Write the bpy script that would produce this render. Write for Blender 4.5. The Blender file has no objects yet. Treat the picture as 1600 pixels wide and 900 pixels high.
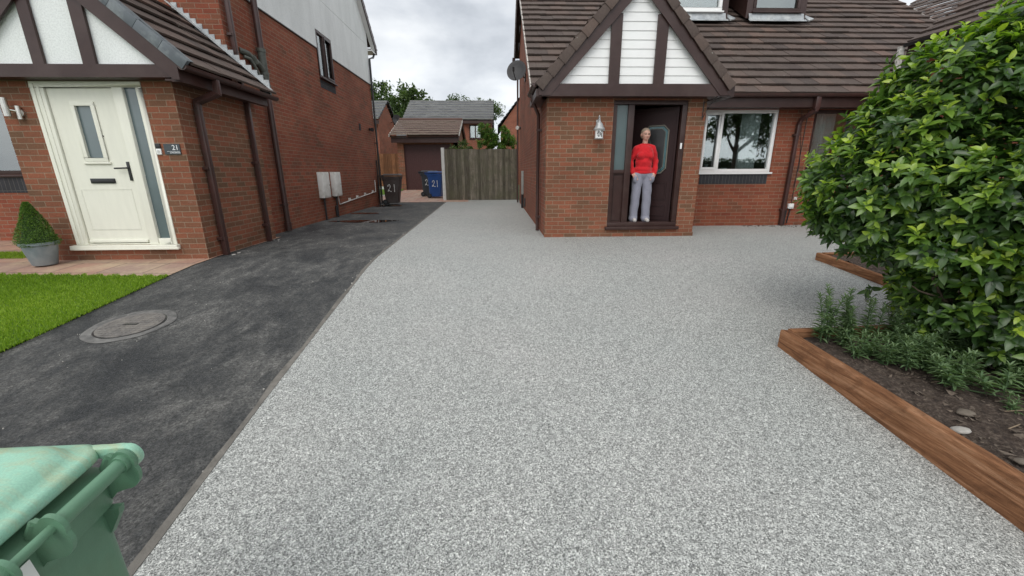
import bpy, bmesh, math, random
import numpy as np
from mathutils import Vector, Matrix
random.seed(7); rng = np.random.default_rng(7)
R = math.radians
scene = bpy.context.scene
C = scene.collection

# ---------------------------------------------------------------- camera
CAMH = 1.19
def _cam_matrix(pit, yaw, roll):
    cy, sy = math.cos(yaw), math.sin(yaw)
    Y = np.array([[cy, -sy, 0], [sy, cy, 0], [0, 0, 1]])
    B = np.array([[1, 0, 0], [0, 0, -1], [0, 1, 0]])
    c, s = math.cos(pit), math.sin(pit); P = np.array([[1, 0, 0], [0, c, -s], [0, s, c]])
    c, s = math.cos(roll), math.sin(roll); Z = np.array([[c, -s, 0], [s, c, 0], [0, 0, 1]])
    return Z @ P @ B @ Y
_r = _cam_matrix(R(16.004), R(1.951), R(-0.255))
cam = bpy.data.objects.new("camera", bpy.data.cameras.new("camera")); C.objects.link(cam)
M4 = Matrix.Identity(4)
for i in range(3):
    M4[i][0] = _r[0][i]; M4[i][1] = -_r[1][i]; M4[i][2] = -_r[2][i]
M4[2][3] = CAMH
cam.matrix_world = M4
cam.data.sensor_width = 36; cam.data.lens = 635.9 / 1600 * 36
cam.data.clip_start = 0.02; cam.data.clip_end = 3000
scene.camera = cam

# ---------------------------------------------------------------- sky, sun, exposure
SUN_EL, SUN_AZ = 52, 200      # azimuth of the sun seen from above, 0 = +Y, clockwise
world = bpy.data.worlds.new("World"); scene.world = world; world.use_nodes = True
wn, wl = world.node_tree.nodes, world.node_tree.links
wn.clear()
def N(nodes, t, **kw):
    n = nodes.new(t)
    for k, v in kw.items():
        if k.startswith('_'): setattr(n, k[1:], v)
        else: n.inputs[k.replace('_', ' ')].default_value = v
    return n
def _ramp(n, stops):
    cr = n.color_ramp
    while len(cr.elements) < len(stops): cr.elements.new(0.5)
    for e, (p, c) in zip(cr.elements, stops):
        e.position = p; e.color = (c[0], c[1], c[2], 1) if hasattr(c, '__len__') else (c, c, c, 1)
sky = N(wn, 'ShaderNodeTexSky', _sky_type='NISHITA', _sun_disc=False, _sun_elevation=R(SUN_EL), _sun_rotation=R(SUN_AZ))
sky.air_density = 1.0; sky.dust_density = 3.0
tc = wn.new('ShaderNodeTexCoord')
mp = wn.new('ShaderNodeMapping'); mp.inputs['Scale'].default_value = (1.0, 1.0, 2.4); mp.inputs['Location'].default_value = (0.35, 0.2, 0.1)
wl.new(tc.outputs['Generated'], mp.inputs[0])
n1 = N(wn, 'ShaderNodeTexNoise', Scale=2.3, Detail=7.0, Roughness=0.52, Distortion=0.25); wl.new(mp.outputs[0], n1.inputs['Vector'])
cr = wn.new('ShaderNodeValToRGB'); wl.new(n1.outputs[0], cr.inputs[0])
_ramp(cr, [(0.32, (4.6, 4.9, 5.3)), (0.43, (6.2, 6.5, 6.9)), (0.54, (8.0, 8.25, 8.5)), (0.68, (10.2, 10.3, 10.3))])
# paler towards the horizon, darker belly overhead
sx = wn.new('ShaderNodeSeparateXYZ'); wl.new(tc.outputs['Generated'], sx.inputs[0])
hz = wn.new('ShaderNodeValToRGB'); wl.new(sx.outputs[2], hz.inputs[0])
_ramp(hz, [(0.0, 1.25), (0.12, 1.14), (0.26, 0.98), (0.6, 1.1)])
mu = wn.new('ShaderNodeMixRGB'); mu.blend_type = 'MULTIPLY'; mu.inputs[0].default_value = 1
wl.new(cr.outputs[0], mu.inputs[1]); wl.new(hz.outputs[0], mu.inputs[2])
# added brightening of the unseen sky behind the camera, lifts the house fronts
br = wn.new('ShaderNodeMapRange'); wl.new(sx.outputs[1], br.inputs[0])
br.inputs[1].default_value = 0.2; br.inputs[2].default_value = -0.8; br.inputs[3].default_value = 1.0; br.inputs[4].default_value = 1.75
mb_ = wn.new('ShaderNodeMixRGB'); mb_.blend_type = 'MULTIPLY'; mb_.inputs[0].default_value = 1
wl.new(mu.outputs[0], mb_.inputs[1]); wl.new(br.outputs[0], mb_.inputs[2])
mx = wn.new('ShaderNodeMixRGB'); mx.inputs[0].default_value = 0.88
wl.new(sky.outputs[0], mx.inputs[1]); wl.new(mb_.outputs[0], mx.inputs[2])
bg = N(wn, 'ShaderNodeBackground', Strength=0.10); wl.new(mx.outputs[0], bg.inputs[0])
wo = wn.new('ShaderNodeOutputWorld'); wl.new(bg.outputs[0], wo.inputs[0])

sl = bpy.data.lights.new("sun", 'SUN'); sl.energy = 0.9; sl.angle = R(35); sl.color = (1.0, 0.97, 0.92)
sun = bpy.data.objects.new("sun", sl); C.objects.link(sun)
az, el = R(SUN_AZ), R(SUN_EL)
sd = Vector((math.sin(az) * math.cos(el), math.cos(az) * math.cos(el), math.sin(el)))
sun.rotation_euler = sd.to_track_quat('Z', 'Y').to_euler()
scene.view_settings.view_transform = 'Standard'; scene.view_settings.look = 'None'
scene.view_settings.exposure = 0.28; scene.view_settings.gamma = 1.0; scene.view_settings.use_curve_mapping = False
scene.cycles.max_bounces = 6; scene.cycles.transparent_max_bounces = 12
scene.cycles.use_denoising = True

# ---------------------------------------------------------------- materials
MAT = {}
def new_mat(name):
    m = bpy.data.materials.new(name); m.use_nodes = True
    nt = m.node_tree; nt.nodes.clear()
    b = nt.nodes.new('ShaderNodeBsdfPrincipled'); o = nt.nodes.new('ShaderNodeOutputMaterial')
    nt.links.new(b.outputs[0], o.inputs[0]); MAT[name] = m
    return m, nt.nodes, nt.links, b
def mixc(nodes, links, fac, a, b, mode='MIX'):
    m = nodes.new('ShaderNodeMixRGB'); m.blend_type = mode
    for k, v in ((0, fac), (1, a), (2, b)):
        if isinstance(v, bpy.types.NodeSocket): links.new(v, m.inputs[k])
        elif k == 0: m.inputs[0].default_value = v
        else: m.inputs[k].default_value = (*v[:3], 1) if hasattr(v, '__len__') else (v, v, v, 1)
    return m.outputs[0]
def noise(nodes, links, scale, detail=3, rough=0.55, vec=None, stretch=None, dist=0.0):
    tcn = nodes.new('ShaderNodeTexCoord'); src = vec or tcn.outputs['Object']
    if stretch:
        mpn = nodes.new('ShaderNodeMapping'); mpn.inputs['Scale'].default_value = stretch; links.new(src, mpn.inputs[0]); src = mpn.outputs[0]
    n = nodes.new('ShaderNodeTexNoise'); n.inputs['Scale'].default_value = scale; n.inputs['Detail'].default_value = detail
    n.inputs['Roughness'].default_value = rough; n.inputs['Distortion'].default_value = dist
    links.new(src, n.inputs['Vector']); return n.outputs[0]
def ramp(nodes, links, src, stops):
    r = nodes.new('ShaderNodeValToRGB'); links.new(src, r.inputs[0]); _ramp(r, stops); return r.outputs[0]
def bump(nodes, links, b, h, strength=0.3, dist=0.01):
    n = nodes.new('ShaderNodeBump'); n.inputs['Strength'].default_value = strength; n.inputs['Distance'].default_value = dist
    links.new(h, n.inputs['Height']); links.new(n.outputs[0], b.inputs['Normal'])
def simple(name, col, rough=0.5, var=0.12, scale=8, spec=0.5, metal=0, bmp=0.0, bscale=60, dirt=None, dscale=3.0, stretch=None, coat=0.0):
    m, n, l, b = new_mat(name)
    f = noise(n, l, scale, 4, stretch=stretch)
    lo = tuple(c * (1 - var) for c in col); hi = tuple(min(1, c * (1 + var)) for c in col)
    c = ramp(n, l, f, [(0.3, lo), (0.7, hi)])
    if dirt:
        d = ramp(n, l, noise(n, l, dscale, 5, 0.65, stretch=stretch), [(0.45, 0.0), (0.75, 1.0)])
        c = mixc(n, l, d, c, dirt)
    l.new(c, b.inputs['Base Color'])
    b.inputs['Roughness'].default_value = rough; b.inputs['Metallic'].default_value = metal
    b.inputs['Specular IOR Level'].default_value = spec; b.inputs['Coat Weight'].default_value = coat
    if bmp: bump(n, l, b, noise(n, l, bscale, 3), bmp)
    return m

def brick_mat(name, c1, c2, c3, mortar, w=0.225, h=0.075, ms=0.0055, offs=0.5, rough=0.88, streak=0.25):
    m, n, l, b = new_mat(name)
    uv = n.new('ShaderNodeUVMap')
    # a slight wobble so that the bed joints are not ruled lines
    wob = n.new('ShaderNodeTexNoise'); wob.inputs['Scale'].default_value = 5; l.new(uv.outputs[0], wob.inputs['Vector'])
    va = n.new('ShaderNodeVectorMath'); va.operation = 'MULTIPLY_ADD'; l.new(wob.outputs[1], va.inputs[0])
    va.inputs[1].default_value = (0.012, 0.009, 0); l.new(uv.outputs[0], va.inputs[2])
    def bt(a, b_, mo, bias, off2=0.0):
        t = n.new('ShaderNodeTexBrick'); l.new(va.outputs[0], t.inputs['Vector'])
        t.inputs['Scale'].default_value = 1; t.inputs['Brick Width'].default_value = w; t.inputs['Row Height'].default_value = h
        t.inputs['Mortar Size'].default_value = ms; t.inputs['Mortar Smooth'].default_value = 0.25; t.inputs['Bias'].default_value = bias
        t.offset = offs
        t.inputs['Color1'].default_value = (*a, 1); t.inputs['Color2'].default_value = (*b_, 1); t.inputs['Mortar'].default_value = (*mo, 1)
        return t
    t = bt(c1, c2, mortar, 0.0)
    # a second random per brick, picks the brown ones
    t2 = bt((0, 0, 0), (1, 1, 1), (0, 0, 0), 0.0)
    pk = n.new('ShaderNodeMath'); pk.operation = 'MULTIPLY'; pk.inputs[1].default_value = 1.0
    nz = noise(n, l, 1.3, 2, vec=uv.outputs[0])
    th = ramp(n, l, nz, [(0.35, 0.25), (0.65, 0.95)])
    l.new(th, pk.inputs[0])
    gt = ramp(n, l, t2.outputs['Color'], [(0.52, 0.0), (0.68, 1.0)])
    mm = n.new('ShaderNodeMath'); mm.operation = 'MULTIPLY'; l.new(gt, mm.inputs[0]); l.new(pk.outputs[0], mm.inputs[1])
    c = mixc(n, l, mm.outputs[0], t.outputs['Color'], c3)
    c = mixc(n, l, t.outputs['Fac'], c, mortar)
    g = ramp(n, l, noise(n, l, 45, 4, 0.7, vec=uv.outputs[0]), [(0.25, 0.72), (0.75, 1.18)])
    c = mixc(n, l, 1.0, c, g, 'MULTIPLY')
    st = ramp(n, l, noise(n, l, 0.9, 5, 0.6, vec=uv.outputs[0], stretch=(1, 1.6, 1)), [(0.3, 1 - streak), (0.7, 1.12)])
    c = mixc(n, l, 1.0, c, st, 'MULTIPLY')
    ef = ramp(n, l, noise(n, l, 3.2, 6, 0.72, vec=uv.outputs[0], dist=0.5), [(0.64, 0.0), (0.80, 0.38)])
    c = mixc(n, l, ef, c, (0.42, 0.36, 0.31))
    l.new(c, b.inputs['Base Color']); b.inputs['Roughness'].default_value = rough
    b.inputs['Specular IOR Level'].default_value = 0.3
    h1 = n.new('ShaderNodeMath'); h1.operation = 'SUBTRACT'; h1.inputs[0].default_value = 1.0; l.new(t.outputs['Fac'], h1.inputs[1])
    h2 = n.new('ShaderNodeMath'); h2.operation = 'MULTIPLY_ADD'; l.new(noise(n, l, 60, 3, vec=uv.outputs[0]), h2.inputs[0]); h2.inputs[1].default_value = 0.35; l.new(h1.outputs[0], h2.inputs[2])
    bump(n, l, b, h2.outputs[0], 0.6, 0.006)
    return m
RED = brick_mat('brick_red', (0.215, 0.058, 0.032), (0.32, 0.10, 0.052), (0.15, 0.062, 0.036), (0.25, 0.165, 0.115))
ORG_ = brick_mat('brick_orange', (0.265, 0.092, 0.050), (0.20, 0.084, 0.047), (0.15, 0.084, 0.048), (0.27, 0.19, 0.13))
FARB = brick_mat('brick_far', (0.27, 0.085, 0.05), (0.32, 0.11, 0.06), (0.2, 0.08, 0.05), (0.3, 0.2, 0.15))
DKB = brick_mat('brick_dark', (0.035, 0.036, 0.04), (0.05, 0.05, 0.055), (0.03, 0.03, 0.033), (0.09, 0.085, 0.08), w=0.075, h=0.225, offs=0.0)

def render_mat(name, col, dirt, ds):
    m, n, l, b = new_mat(name)
    a = ramp(n, l, noise(n, l, 1.6, 6, 0.65, stretch=(1, 1, 0.35)), [(0.35, 0.0), (0.75, ds)])
    c = mixc(n, l, a, col, dirt)
    sp = ramp(n, l, noise(n, l, 55, 3), [(0.3, 0.86), (0.6, 1.04)])
    c = mixc(n, l, 1.0, c, sp, 'MULTIPLY')
    l.new(c, b.inputs['Base Color']); b.inputs['Roughness'].default_value = 0.9
    bump(n, l, b, noise(n, l, 120, 4, 0.7), 0.5, 0.006); return m
STUC = render_mat('white_render', (0.80, 0.82, 0.80), (0.62, 0.65, 0.62), 0.5)
STUD = render_mat('weathered_render', (0.80, 0.82, 0.80), (0.45, 0.47, 0.45), 0.5)

def tile_mat(name, stops, rough=0.85, lich=0.3):
    m, n, l, b = new_mat(name)
    at = n.new('ShaderNodeAttribute'); at.attribute_name = 'tint'
    c = ramp(n, l, at.outputs['Fac'], stops)
    g = ramp(n, l, noise(n, l, 30, 5, 0.7), [(0.25, 0.75), (0.75, 1.22)])
    c = mixc(n, l, 1.0, c, g, 'MULTIPLY')
    li = ramp(n, l, noise(n, l, 3.5, 6, 0.7), [(0.5, 0.0), (0.8, lich)])
    c = mixc(n, l, li, c, (0.16, 0.145, 0.115))
    sp = ramp(n, l, noise(n, l, 22, 2, 0.5), [(0.73, 0.0), (0.78, 0.8)])
    c = mixc(n, l, sp, c, (0.4, 0.4, 0.36))
    l.new(c, b.inputs['Base Color']); b.inputs['Roughness'].default_value = rough; b.inputs['Specular IOR Level'].default_value = 0.3
    bump(n, l, b, noise(n, l, 80, 4, 0.7), 0.35, 0.004); return m
TILE = tile_mat('tile_brown', [(0, (0.066, 0.050, 0.044)), (0.5, (0.096, 0.071, 0.060)), (0.85, (0.125, 0.086, 0.070)), (1, (0.155, 0.098, 0.078))])
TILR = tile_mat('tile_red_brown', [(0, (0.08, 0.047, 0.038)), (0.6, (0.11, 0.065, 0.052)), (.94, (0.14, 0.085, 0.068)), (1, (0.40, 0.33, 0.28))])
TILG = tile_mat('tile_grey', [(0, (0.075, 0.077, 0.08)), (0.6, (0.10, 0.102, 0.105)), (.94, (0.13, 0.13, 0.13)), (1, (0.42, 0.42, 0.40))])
BROWN = simple('brown_upvc', (0.038, 0.017, 0.014), 0.42, 0.12, 5, 0.4, bmp=0.05, dirt=(0.06, 0.035, 0.03), dscale=2)
BROWNP = simple('brown_pipe', (0.062, 0.028, 0.024), 0.38, 0.15, 3, 0.5, dirt=(0.035, 0.025, 0.02), dscale=5)
DKBR = simple('dark_brown_door', (0.024, 0.009, 0.009), 0.5, 0.15, 20, 0.25, bmp=0.08, stretch=(6, 6, 0.6))
CREAM = simple('cream_door', (0.74, 0.73, 0.63), 0.45, 0.03, 6, 0.4, bmp=0.1, bscale=40, stretch=(3, 3, 0.5))
WHITE = simple('white_upvc', (0.80, 0.80, 0.78), 0.35, 0.03, 4, 0.5)
METERW = simple('meter_box_white', (0.74, 0.73, 0.69), 0.5, 0.05, 6, dirt=(0.5, 0.48, 0.42), dscale=4)
PAINTW = simple('white_digit_paint', (0.6, 0.6, 0.57), 0.7, 0.2, 30)
LEAD = simple('lead', (0.33, 0.35, 0.36), 0.5, 0.25, 7, 0.5, metal=0.2, dirt=(0.55, 0.56, 0.54), dscale=6)
MORT = simple('verge_mortar', (0.48, 0.44, 0.40), 0.9, 0.25, 15, bmp=0.4)
GREYV = simple('grey_verge_trim', (0.085, 0.10, 0.11), 0.45, 0.2, 4, dirt=(0.2, 0.22, 0.22), dscale=6)
BLACK = simple('black_plastic', (0.018, 0.018, 0.019), 0.4, 0.2, 10)
STACK = simple('weathered_grey_pipe', (0.07, 0.075, 0.062), 0.55, 0.3, 12, dirt=(0.13, 0.14, 0.11), dscale=8)
CONC = simple('concrete', (0.16, 0.148, 0.13), 0.9, 0.3, 14, 0.3, bmp=0.6, dirt=(0.07, 0.064, 0.058), dscale=3.5)
COLLAR = simple('worn_collar', (0.16, 0.155, 0.145), 0.9, 0.3, 14, 0.3, bmp=0.6, dirt=(0.055, 0.055, 0.055), dscale=4)
POSTW = simple('pale_concrete_post', (0.58, 0.58, 0.55), 0.85, 0.1, 6, bmp=0.3)
STEEL = simple('brushed_steel', (0.55, 0.54, 0.5), 0.3, 0.1, 10, metal=0.9)
PEWT = simple('painted_pewter', (0.36, 0.37, 0.37), 0.45, 0.25, 25, metal=0.3, dirt=(0.5, 0.5, 0.48), dscale=20)
ALGAE = simple('peeling_paint', (0.6, 0.58, 0.54), 0.8, 0.15, 20, dirt=(0.12, 0.1, 0.085), dscale=18)
DISH = simple('dish_grey', (0.045, 0.045, 0.047), 0.6, 0.15, 6)
DISHW = simple('dish_pale', (0.5, 0.5, 0.48), 0.6, 0.15, 6)
GREYPOT = simple('grey_pot', (0.20, 0.24, 0.26), 0.55, 0.15, 6, dirt=(0.3, 0.32, 0.32), dscale=5)
INNER = simple('interior_wall', (0.22, 0.2, 0.18), 0.9, 0.1)
CURT = simple('curtain', (0.85, 0.84, 0.81), 0.9, 0.05)
FLOORB = simple('hall_floor', (0.12, 0.07, 0.045), 0.6, 0.2)
FROST = simple('frosted_film', (0.16, 0.21, 0.215), 0.5, 0.15, 3)
TEAL = simple('teal_glass_border', (0.03, 0.10, 0.11), 0.2, 0.2, 10)
LEADLN = simple('lead_came', (0.17, 0.16, 0.13), 0.5, 0.1)
BLUEP = simple('blue_bin_plastic', (0.008, 0.045, 0.17), 0.42, 0.15, 4)
BRNP = simple('brown_bin_plastic', (0.035, 0.022, 0.018), 0.5, 0.2, 4, dirt=(0.06, 0.05, 0.045))
BLKP = simple('charcoal_bin_plastic', (0.022, 0.026, 0.03), 0.5, 0.2, 4)
RUBB = simple('rubber', (0.015, 0.015, 0.015), 0.8, 0.2)
RWHITE = simple('cable_white', (0.6, 0.58, 0.54), 0.6, 0.15)
MUDP = simple('pale_mortar_crumb', (0.4, 0.38, 0.34), 0.9, 0.3, 20)
BARK = simple('bark', (0.10, 0.075, 0.055), 0.95, 0.3, 14, 0.2, bmp=0.8, bscale=25)
SKIN = simple('skin', (0.56, 0.32, 0.245), 0.5, 0.08, 12, 0.4)
SKIN.node_tree.nodes['Principled BSDF'].inputs['Subsurface Weight'].default_value = 0.06
HAIR = simple('cropped_grey_hair', (0.30, 0.23, 0.17), 0.8, 0.2, 60, bmp=0.4, bscale=120)
LIP = simple('lip', (0.40, 0.13, 0.11), 0.5)
EYE = simple('eye_dark', (0.06, 0.045, 0.035), 0.3)
FEETW = simple('pale_sock', (0.45, 0.42, 0.40), 0.85)

def cloth(name, col, sc):
    m, n, l, b = new_mat(name)
    c = ramp(n, l, noise(n, l, 250, 2), [(0.3, tuple(x * 0.82 for x in col)), (0.7, tuple(min(1, x * 1.15) for x in col))])
    l.new(c, b.inputs['Base Color']); b.inputs['Roughness'].default_value = 0.9; b.inputs['Sheen Weight'].default_value = 0.15
    bump(n, l, b, noise(n, l, sc, 4, 0.6, stretch=(1, 1, 0.6), dist=0.6), 0.7, 0.03); return m
REDK = cloth('red_jumper_knit', (0.55, 0.006, 0.012), 14)
GREYC = cloth('grey_jogger_fabric', (0.24, 0.24, 0.29), 11)

def glass_mat(name, refl=0.16, tint=(0.75, 0.8, 0.8)):
    m = bpy.data.materials.new(name); m.use_nodes = True; n, l = m.node_tree.nodes, m.node_tree.links; n.clear()
    o = n.new('ShaderNodeOutputMaterial'); mixs = n.new('ShaderNodeMixShader'); tr = n.new('ShaderNodeBsdfTransparent'); gl = n.new('ShaderNodeBsdfGlossy')
    tr.inputs[0].default_value = (*tint, 1); gl.inputs['Roughness'].default_value = 0.015; gl.inputs[0].default_value = (0.95, 1, 1, 1)
    fr = n.new('ShaderNodeFresnel'); fr.inputs[0].default_value = 1.5
    ma = n.new('ShaderNodeMath'); ma.operation = 'MULTIPLY_ADD'; ma.use_clamp = True; l.new(fr.outputs[0], ma.inputs[0]); ma.inputs[1].default_value = 1.3; ma.inputs[2].default_value = refl
    # slightly bowed panes
    tcn = n.new('ShaderNodeTexCoord'); nz = n.new('ShaderNodeTexNoise'); nz.inputs['Scale'].default_value = 1.4; nz.inputs['Detail'].default_value = 0; l.new(tcn.outputs['Object'], nz.inputs['Vector'])
    bp_ = n.new('ShaderNodeBump'); bp_.inputs['Strength'].default_value = 0.08; bp_.inputs['Distance'].default_value = 0.05; l.new(nz.outputs[0], bp_.inputs['Height']); l.new(bp_.outputs[0], gl.inputs['Normal'])
    l.new(ma.outputs[0], mixs.inputs[0]); l.new(tr.outputs[0], mixs.inputs[1]); l.new(gl.outputs[0], mixs.inputs[2]); l.new(mixs.outputs[0], o.inputs[0]); return m
GLASS = glass_mat('window_glass', 0.11)
SMOKE = simple('obscured_glass', (0.10, 0.135, 0.14), 0.22, 0.1, 2, 0.8)
DARKGL = glass_mat('door_glass', 0.12, (0.35, 0.4, 0.4))

def resin():
    m, n, l, b = new_mat('resin_bound_stone')
    tcn = n.new('ShaderNodeTexCoord')
    def vor(s):
        v = n.new('ShaderNodeTexVoronoi'); v.inputs['Scale'].default_value = s; l.new(tcn.outputs['Object'], v.inputs['Vector']); return v
    v1 = vor(230); sx_ = n.new('ShaderNodeSeparateColor'); l.new(v1.outputs['Color'], sx_.inputs[0])
    c1 = ramp(n, l, sx_.outputs[0], [(0.0, (0.085, 0.088, 0.086)), (0.2, (0.165, 0.171, 0.167)), (0.42, (0.30, 0.311, 0.302)), (0.7, (0.385, 0.397, 0.386)), (1.0, (0.64, 0.65, 0.63))])
    v2 = vor(120); s2 = n.new('ShaderNodeSeparateColor'); l.new(v2.outputs['Color'], s2.inputs[0])
    c2 = ramp(n, l, s2.outputs[1], [(0.0, 0.72), (0.5, 0.99), (1.0, 1.28)])
    c = mixc(n, l, 0.85, c1, c2, 'MULTIPLY')
    v3 = vor(62); s3 = n.new('ShaderNodeSeparateColor'); l.new(v3.outputs['Color'], s3.inputs[0])
    c3 = ramp(n, l, s3.outputs[0], [(0.0, 0.80), (1.0, 1.20)])
    c = mixc(n, l, 0.8, c, c3, 'MULTIPLY')
    g = ramp(n, l, noise(n, l, 0.55, 4, 0.6), [(0.3, (0.95, 0.95, 0.925)), (0.55, (1.02, 1.0, 0.97)), (0.75, (1.08, 1.03, 1.01))])
    c = mixc(n, l, 1.0, c, g, 'MULTIPLY')
    l.new(c, b.inputs['Base Color']); b.inputs['Roughness'].default_value = 0.62; b.inputs['Specular IOR Level'].default_value = 0.35
    bump(n, l, b, v1.outputs['Distance'], 0.55, 0.004); return m
RESIN = resin()
def tarmac():
    m, n, l, b = new_mat('old_tarmac')
    base = ramp(n, l, noise(n, l, 120, 4, 0.75), [(0.32, (0.010, 0.012, 0.013)), (0.55, (0.040, 0.042, 0.043)), (0.70, (0.11, 0.112, 0.112))])
    d1 = ramp(n, l, noise(n, l, 1.5, 9, 0.74, stretch=(0.9, 0.6, 1), dist=0.5), [(0.37, 0.0), (0.58, 1.0)])
    d2 = ramp(n, l, noise(n, l, 7, 7, 0.75, stretch=(1.2, 0.6, 1)), [(0.35, 0.1), (0.62, 0.85)])
    dm = n.new('ShaderNodeMath'); dm.operation = 'MULTIPLY'; l.new(d1, dm.inputs[0]); l.new(d2, dm.inputs[1])
    dust = ramp(n, l, noise(n, l, 70, 5, 0.8), [(0.34, (0.05, 0.048, 0.044)), (0.66, (0.27, 0.262, 0.243))])
    c = mixc(n, l, dm.outputs[0], base, dust)
    gg = ramp(n, l, noise(n, l, 38, 4, 0.8), [(0.3, 0.6), (0.7, 1.6)]); c = mixc(n, l, 1.0, c, gg, 'MULTIPLY')
    # cracks
    v = n.new('ShaderNodeTexVoronoi'); v.feature = 'DISTANCE_TO_EDGE'; v.inputs['Scale'].default_value = 0.55
    tcn = n.new('ShaderNodeTexCoord'); va = n.new('ShaderNodeVectorMath'); va.operation = 'MULTIPLY_ADD'
    nzv = n.new('ShaderNodeTexNoise'); nzv.inputs['Scale'].default_value = 3; nzv.inputs['Detail'].default_value = 5; l.new(tcn.outputs['Object'], nzv.inputs['Vector'])
    l.new(nzv.outputs[1], va.inputs[0]); va.inputs[1].default_value = (0.35, 0.35, 0); l.new(tcn.outputs['Object'], va.inputs[2]); l.new(va.outputs[0], v.inputs['Vector'])
    ck = ramp(n, l, v.outputs['Distance'], [(0.0, 0.3), (0.005, 0.0)])
    c = mixc(n, l, ck, c, (0.012, 0.012, 0.012))
    # pale grit
    vp = n.new('ShaderNodeTexVoronoi'); vp.inputs['Scale'].default_value = 22; l.new(tcn.outputs['Object'], vp.inputs['Vector'])
    s2 = n.new('ShaderNodeSeparateColor'); l.new(vp.outputs['Color'], s2.inputs[0])
    sel = n.new('ShaderNodeMath'); sel.operation = 'GREATER_THAN'; sel.inputs[1].default_value = 0.975; l.new(s2.outputs[0], sel.inputs[0])
    dd = ramp(n, l, vp.outputs['Distance'], [(0.08, 1.0), (0.14, 0.0)])
    gm = n.new('ShaderNodeMath'); gm.operation = 'MULTIPLY'; l.new(sel.outputs[0], gm.inputs[0]); l.new(dd, gm.inputs[1])
    c = mixc(n, l, gm.outputs[0], c, (0.3, 0.29, 0.26))
    l.new(c, b.inputs['Base Color'])
    rr = ramp(n, l, dm.outputs[0], [(0.0, 0.62), (0.5, 0.92)]); l.new(rr, b.inputs['Roughness']); b.inputs['Specular IOR Level'].default_value = 0.2
    bump(n, l, b, noise(n, l, 110, 5, 0.85), 0.8, 0.012); return m
TARM = tarmac()
def slabs(name, a, b2, c3, w, h):
    m, n, l, b = new_mat(name)
    tcn = n.new('ShaderNodeTexCoord'); mpn = n.new('ShaderNodeMapping'); mpn.inputs['Rotation'].default_value = (0, 0, R(3)); l.new(tcn.outputs['Object'], mpn.inputs[0])
    t = n.new('ShaderNodeTexBrick'); l.new(mpn.outputs[0], t.inputs['Vector']); t.inputs['Scale'].default_value = 1; t.inputs['Brick Width'].default_value = w; t.inputs['Row Height'].default_value = h
    t.inputs['Mortar Size'].default_value = 0.008; t.inputs['Color1'].default_value = (*a, 1); t.inputs['Color2'].default_value = (*b2, 1); t.inputs['Mortar'].default_value = (0.12, 0.09, 0.07, 1)
    pn = ramp(n, l, noise(n, l, 2.0, 4), [(0.45, 0.0), (0.65, 0.8)]); c = mixc(n, l, pn, t.outputs['Color'], c3)
    c = mixc(n, l, t.outputs['Fac'], c, (0.12, 0.09, 0.07))
    g = ramp(n, l, noise(n, l, 25, 5, 0.7), [(0.3, 0.8), (0.7, 1.15)]); c = mixc(n, l, 1.0, c, g, 'MULTIPLY')
    l.new(c, b.inputs['Base Color']); b.inputs['Roughness'].default_value = 0.6
    bump(n, l, b, noise(n, l, 40, 4), 0.3, 0.005); return m
SLAB = slabs('pink_slabs', (0.37, 0.215, 0.155), (0.31, 0.21, 0.165), (0.44, 0.33, 0.22), 0.6, 0.45)
SLAB2 = slabs('rear_slabs', (0.42, 0.22, 0.16), (0.36, 0.25, 0.2), (0.46, 0.33, 0.24), 0.45, 0.45)
SOILM = None
def soil():
    m, n, l, b = new_mat('dark_soil')
    c = ramp(n, l, noise(n, l, 35, 6, 0.75), [(0.3, (0.018, 0.011, 0.008)), (0.5, (0.06, 0.04, 0.029)), (0.68, (0.17, 0.13, 0.10))])
    l.new(c, b.inputs['Base Color']); b.inputs['Roughness'].default_value = 0.95
    bump(n, l, b, noise(n, l, 30, 6, 0.75), 1.0, 0.03); return m
SOILM = soil()
def timber(name, c1, c2, c3, sc=(1, 1, 1), gscale=9, board=None):
    m, n, l, b = new_mat(name)
    g = noise(n, l, gscale, 6, 0.6, stretch=sc, dist=0.7)
    c = ramp(n, l, g, [(0.28, c1), (0.5, c2), (0.74, c3)])
    f = ramp(n, l, noise(n, l, gscale * 9, 3, 0.6, stretch=sc), [(0.3, 0.72), (0.7, 1.15)])
    c = mixc(n, l, 1.0, c, f, 'MULTIPLY')
    if board:
        at = n.new('ShaderNodeAttribute'); at.attribute_name = 'tint'
        bt = ramp(n, l, at.outputs['Fac'], [(0, 0.6), (1, 1.4)]); c = mixc(n, l, 1.0, c, bt, 'MULTIPLY')
        st = ramp(n, l, noise(n, l, 2.2, 5, 0.6), [(0.4, 0.0), (0.7, 0.75)]); c = mixc(n, l, st, c, board)
    dk = ramp(n, l, noise(n, l, 3.5, 6, 0.7, dist=0.8), [(0.52, 0.0), (0.72, 0.75)]); c = mixc(n, l, dk, c, tuple(x * 1.1 for x in c1))
    l.new(c, b.inputs['Base Color']); b.inputs['Roughness'].default_value = 0.9; b.inputs['Specular IOR Level'].default_value = 0.15
    bump(n, l, b, noise(n, l, gscale * 5, 6, 0.75, stretch=sc, dist=0.4), 0.8, 0.012); return m
SLEEP = timber('treated_timber', (0.085, 0.038, 0.020), (0.26, 0.122, 0.060), (0.42, 0.235, 0.135), (5, 0.6, 9), 3.2)
SLEEPX = timber('treated_timber_across', (0.085, 0.038, 0.020), (0.26, 0.122, 0.060), (0.42, 0.235, 0.135), (0.6, 5, 9), 3.2)
FENCE = timber('green_grey_fence', (0.075, 0.065, 0.05), (0.155, 0.137, 0.108), (0.25, 0.225, 0.18), (6, 6, 0.5), 4, board=(0.115, 0.115, 0.072))
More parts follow.
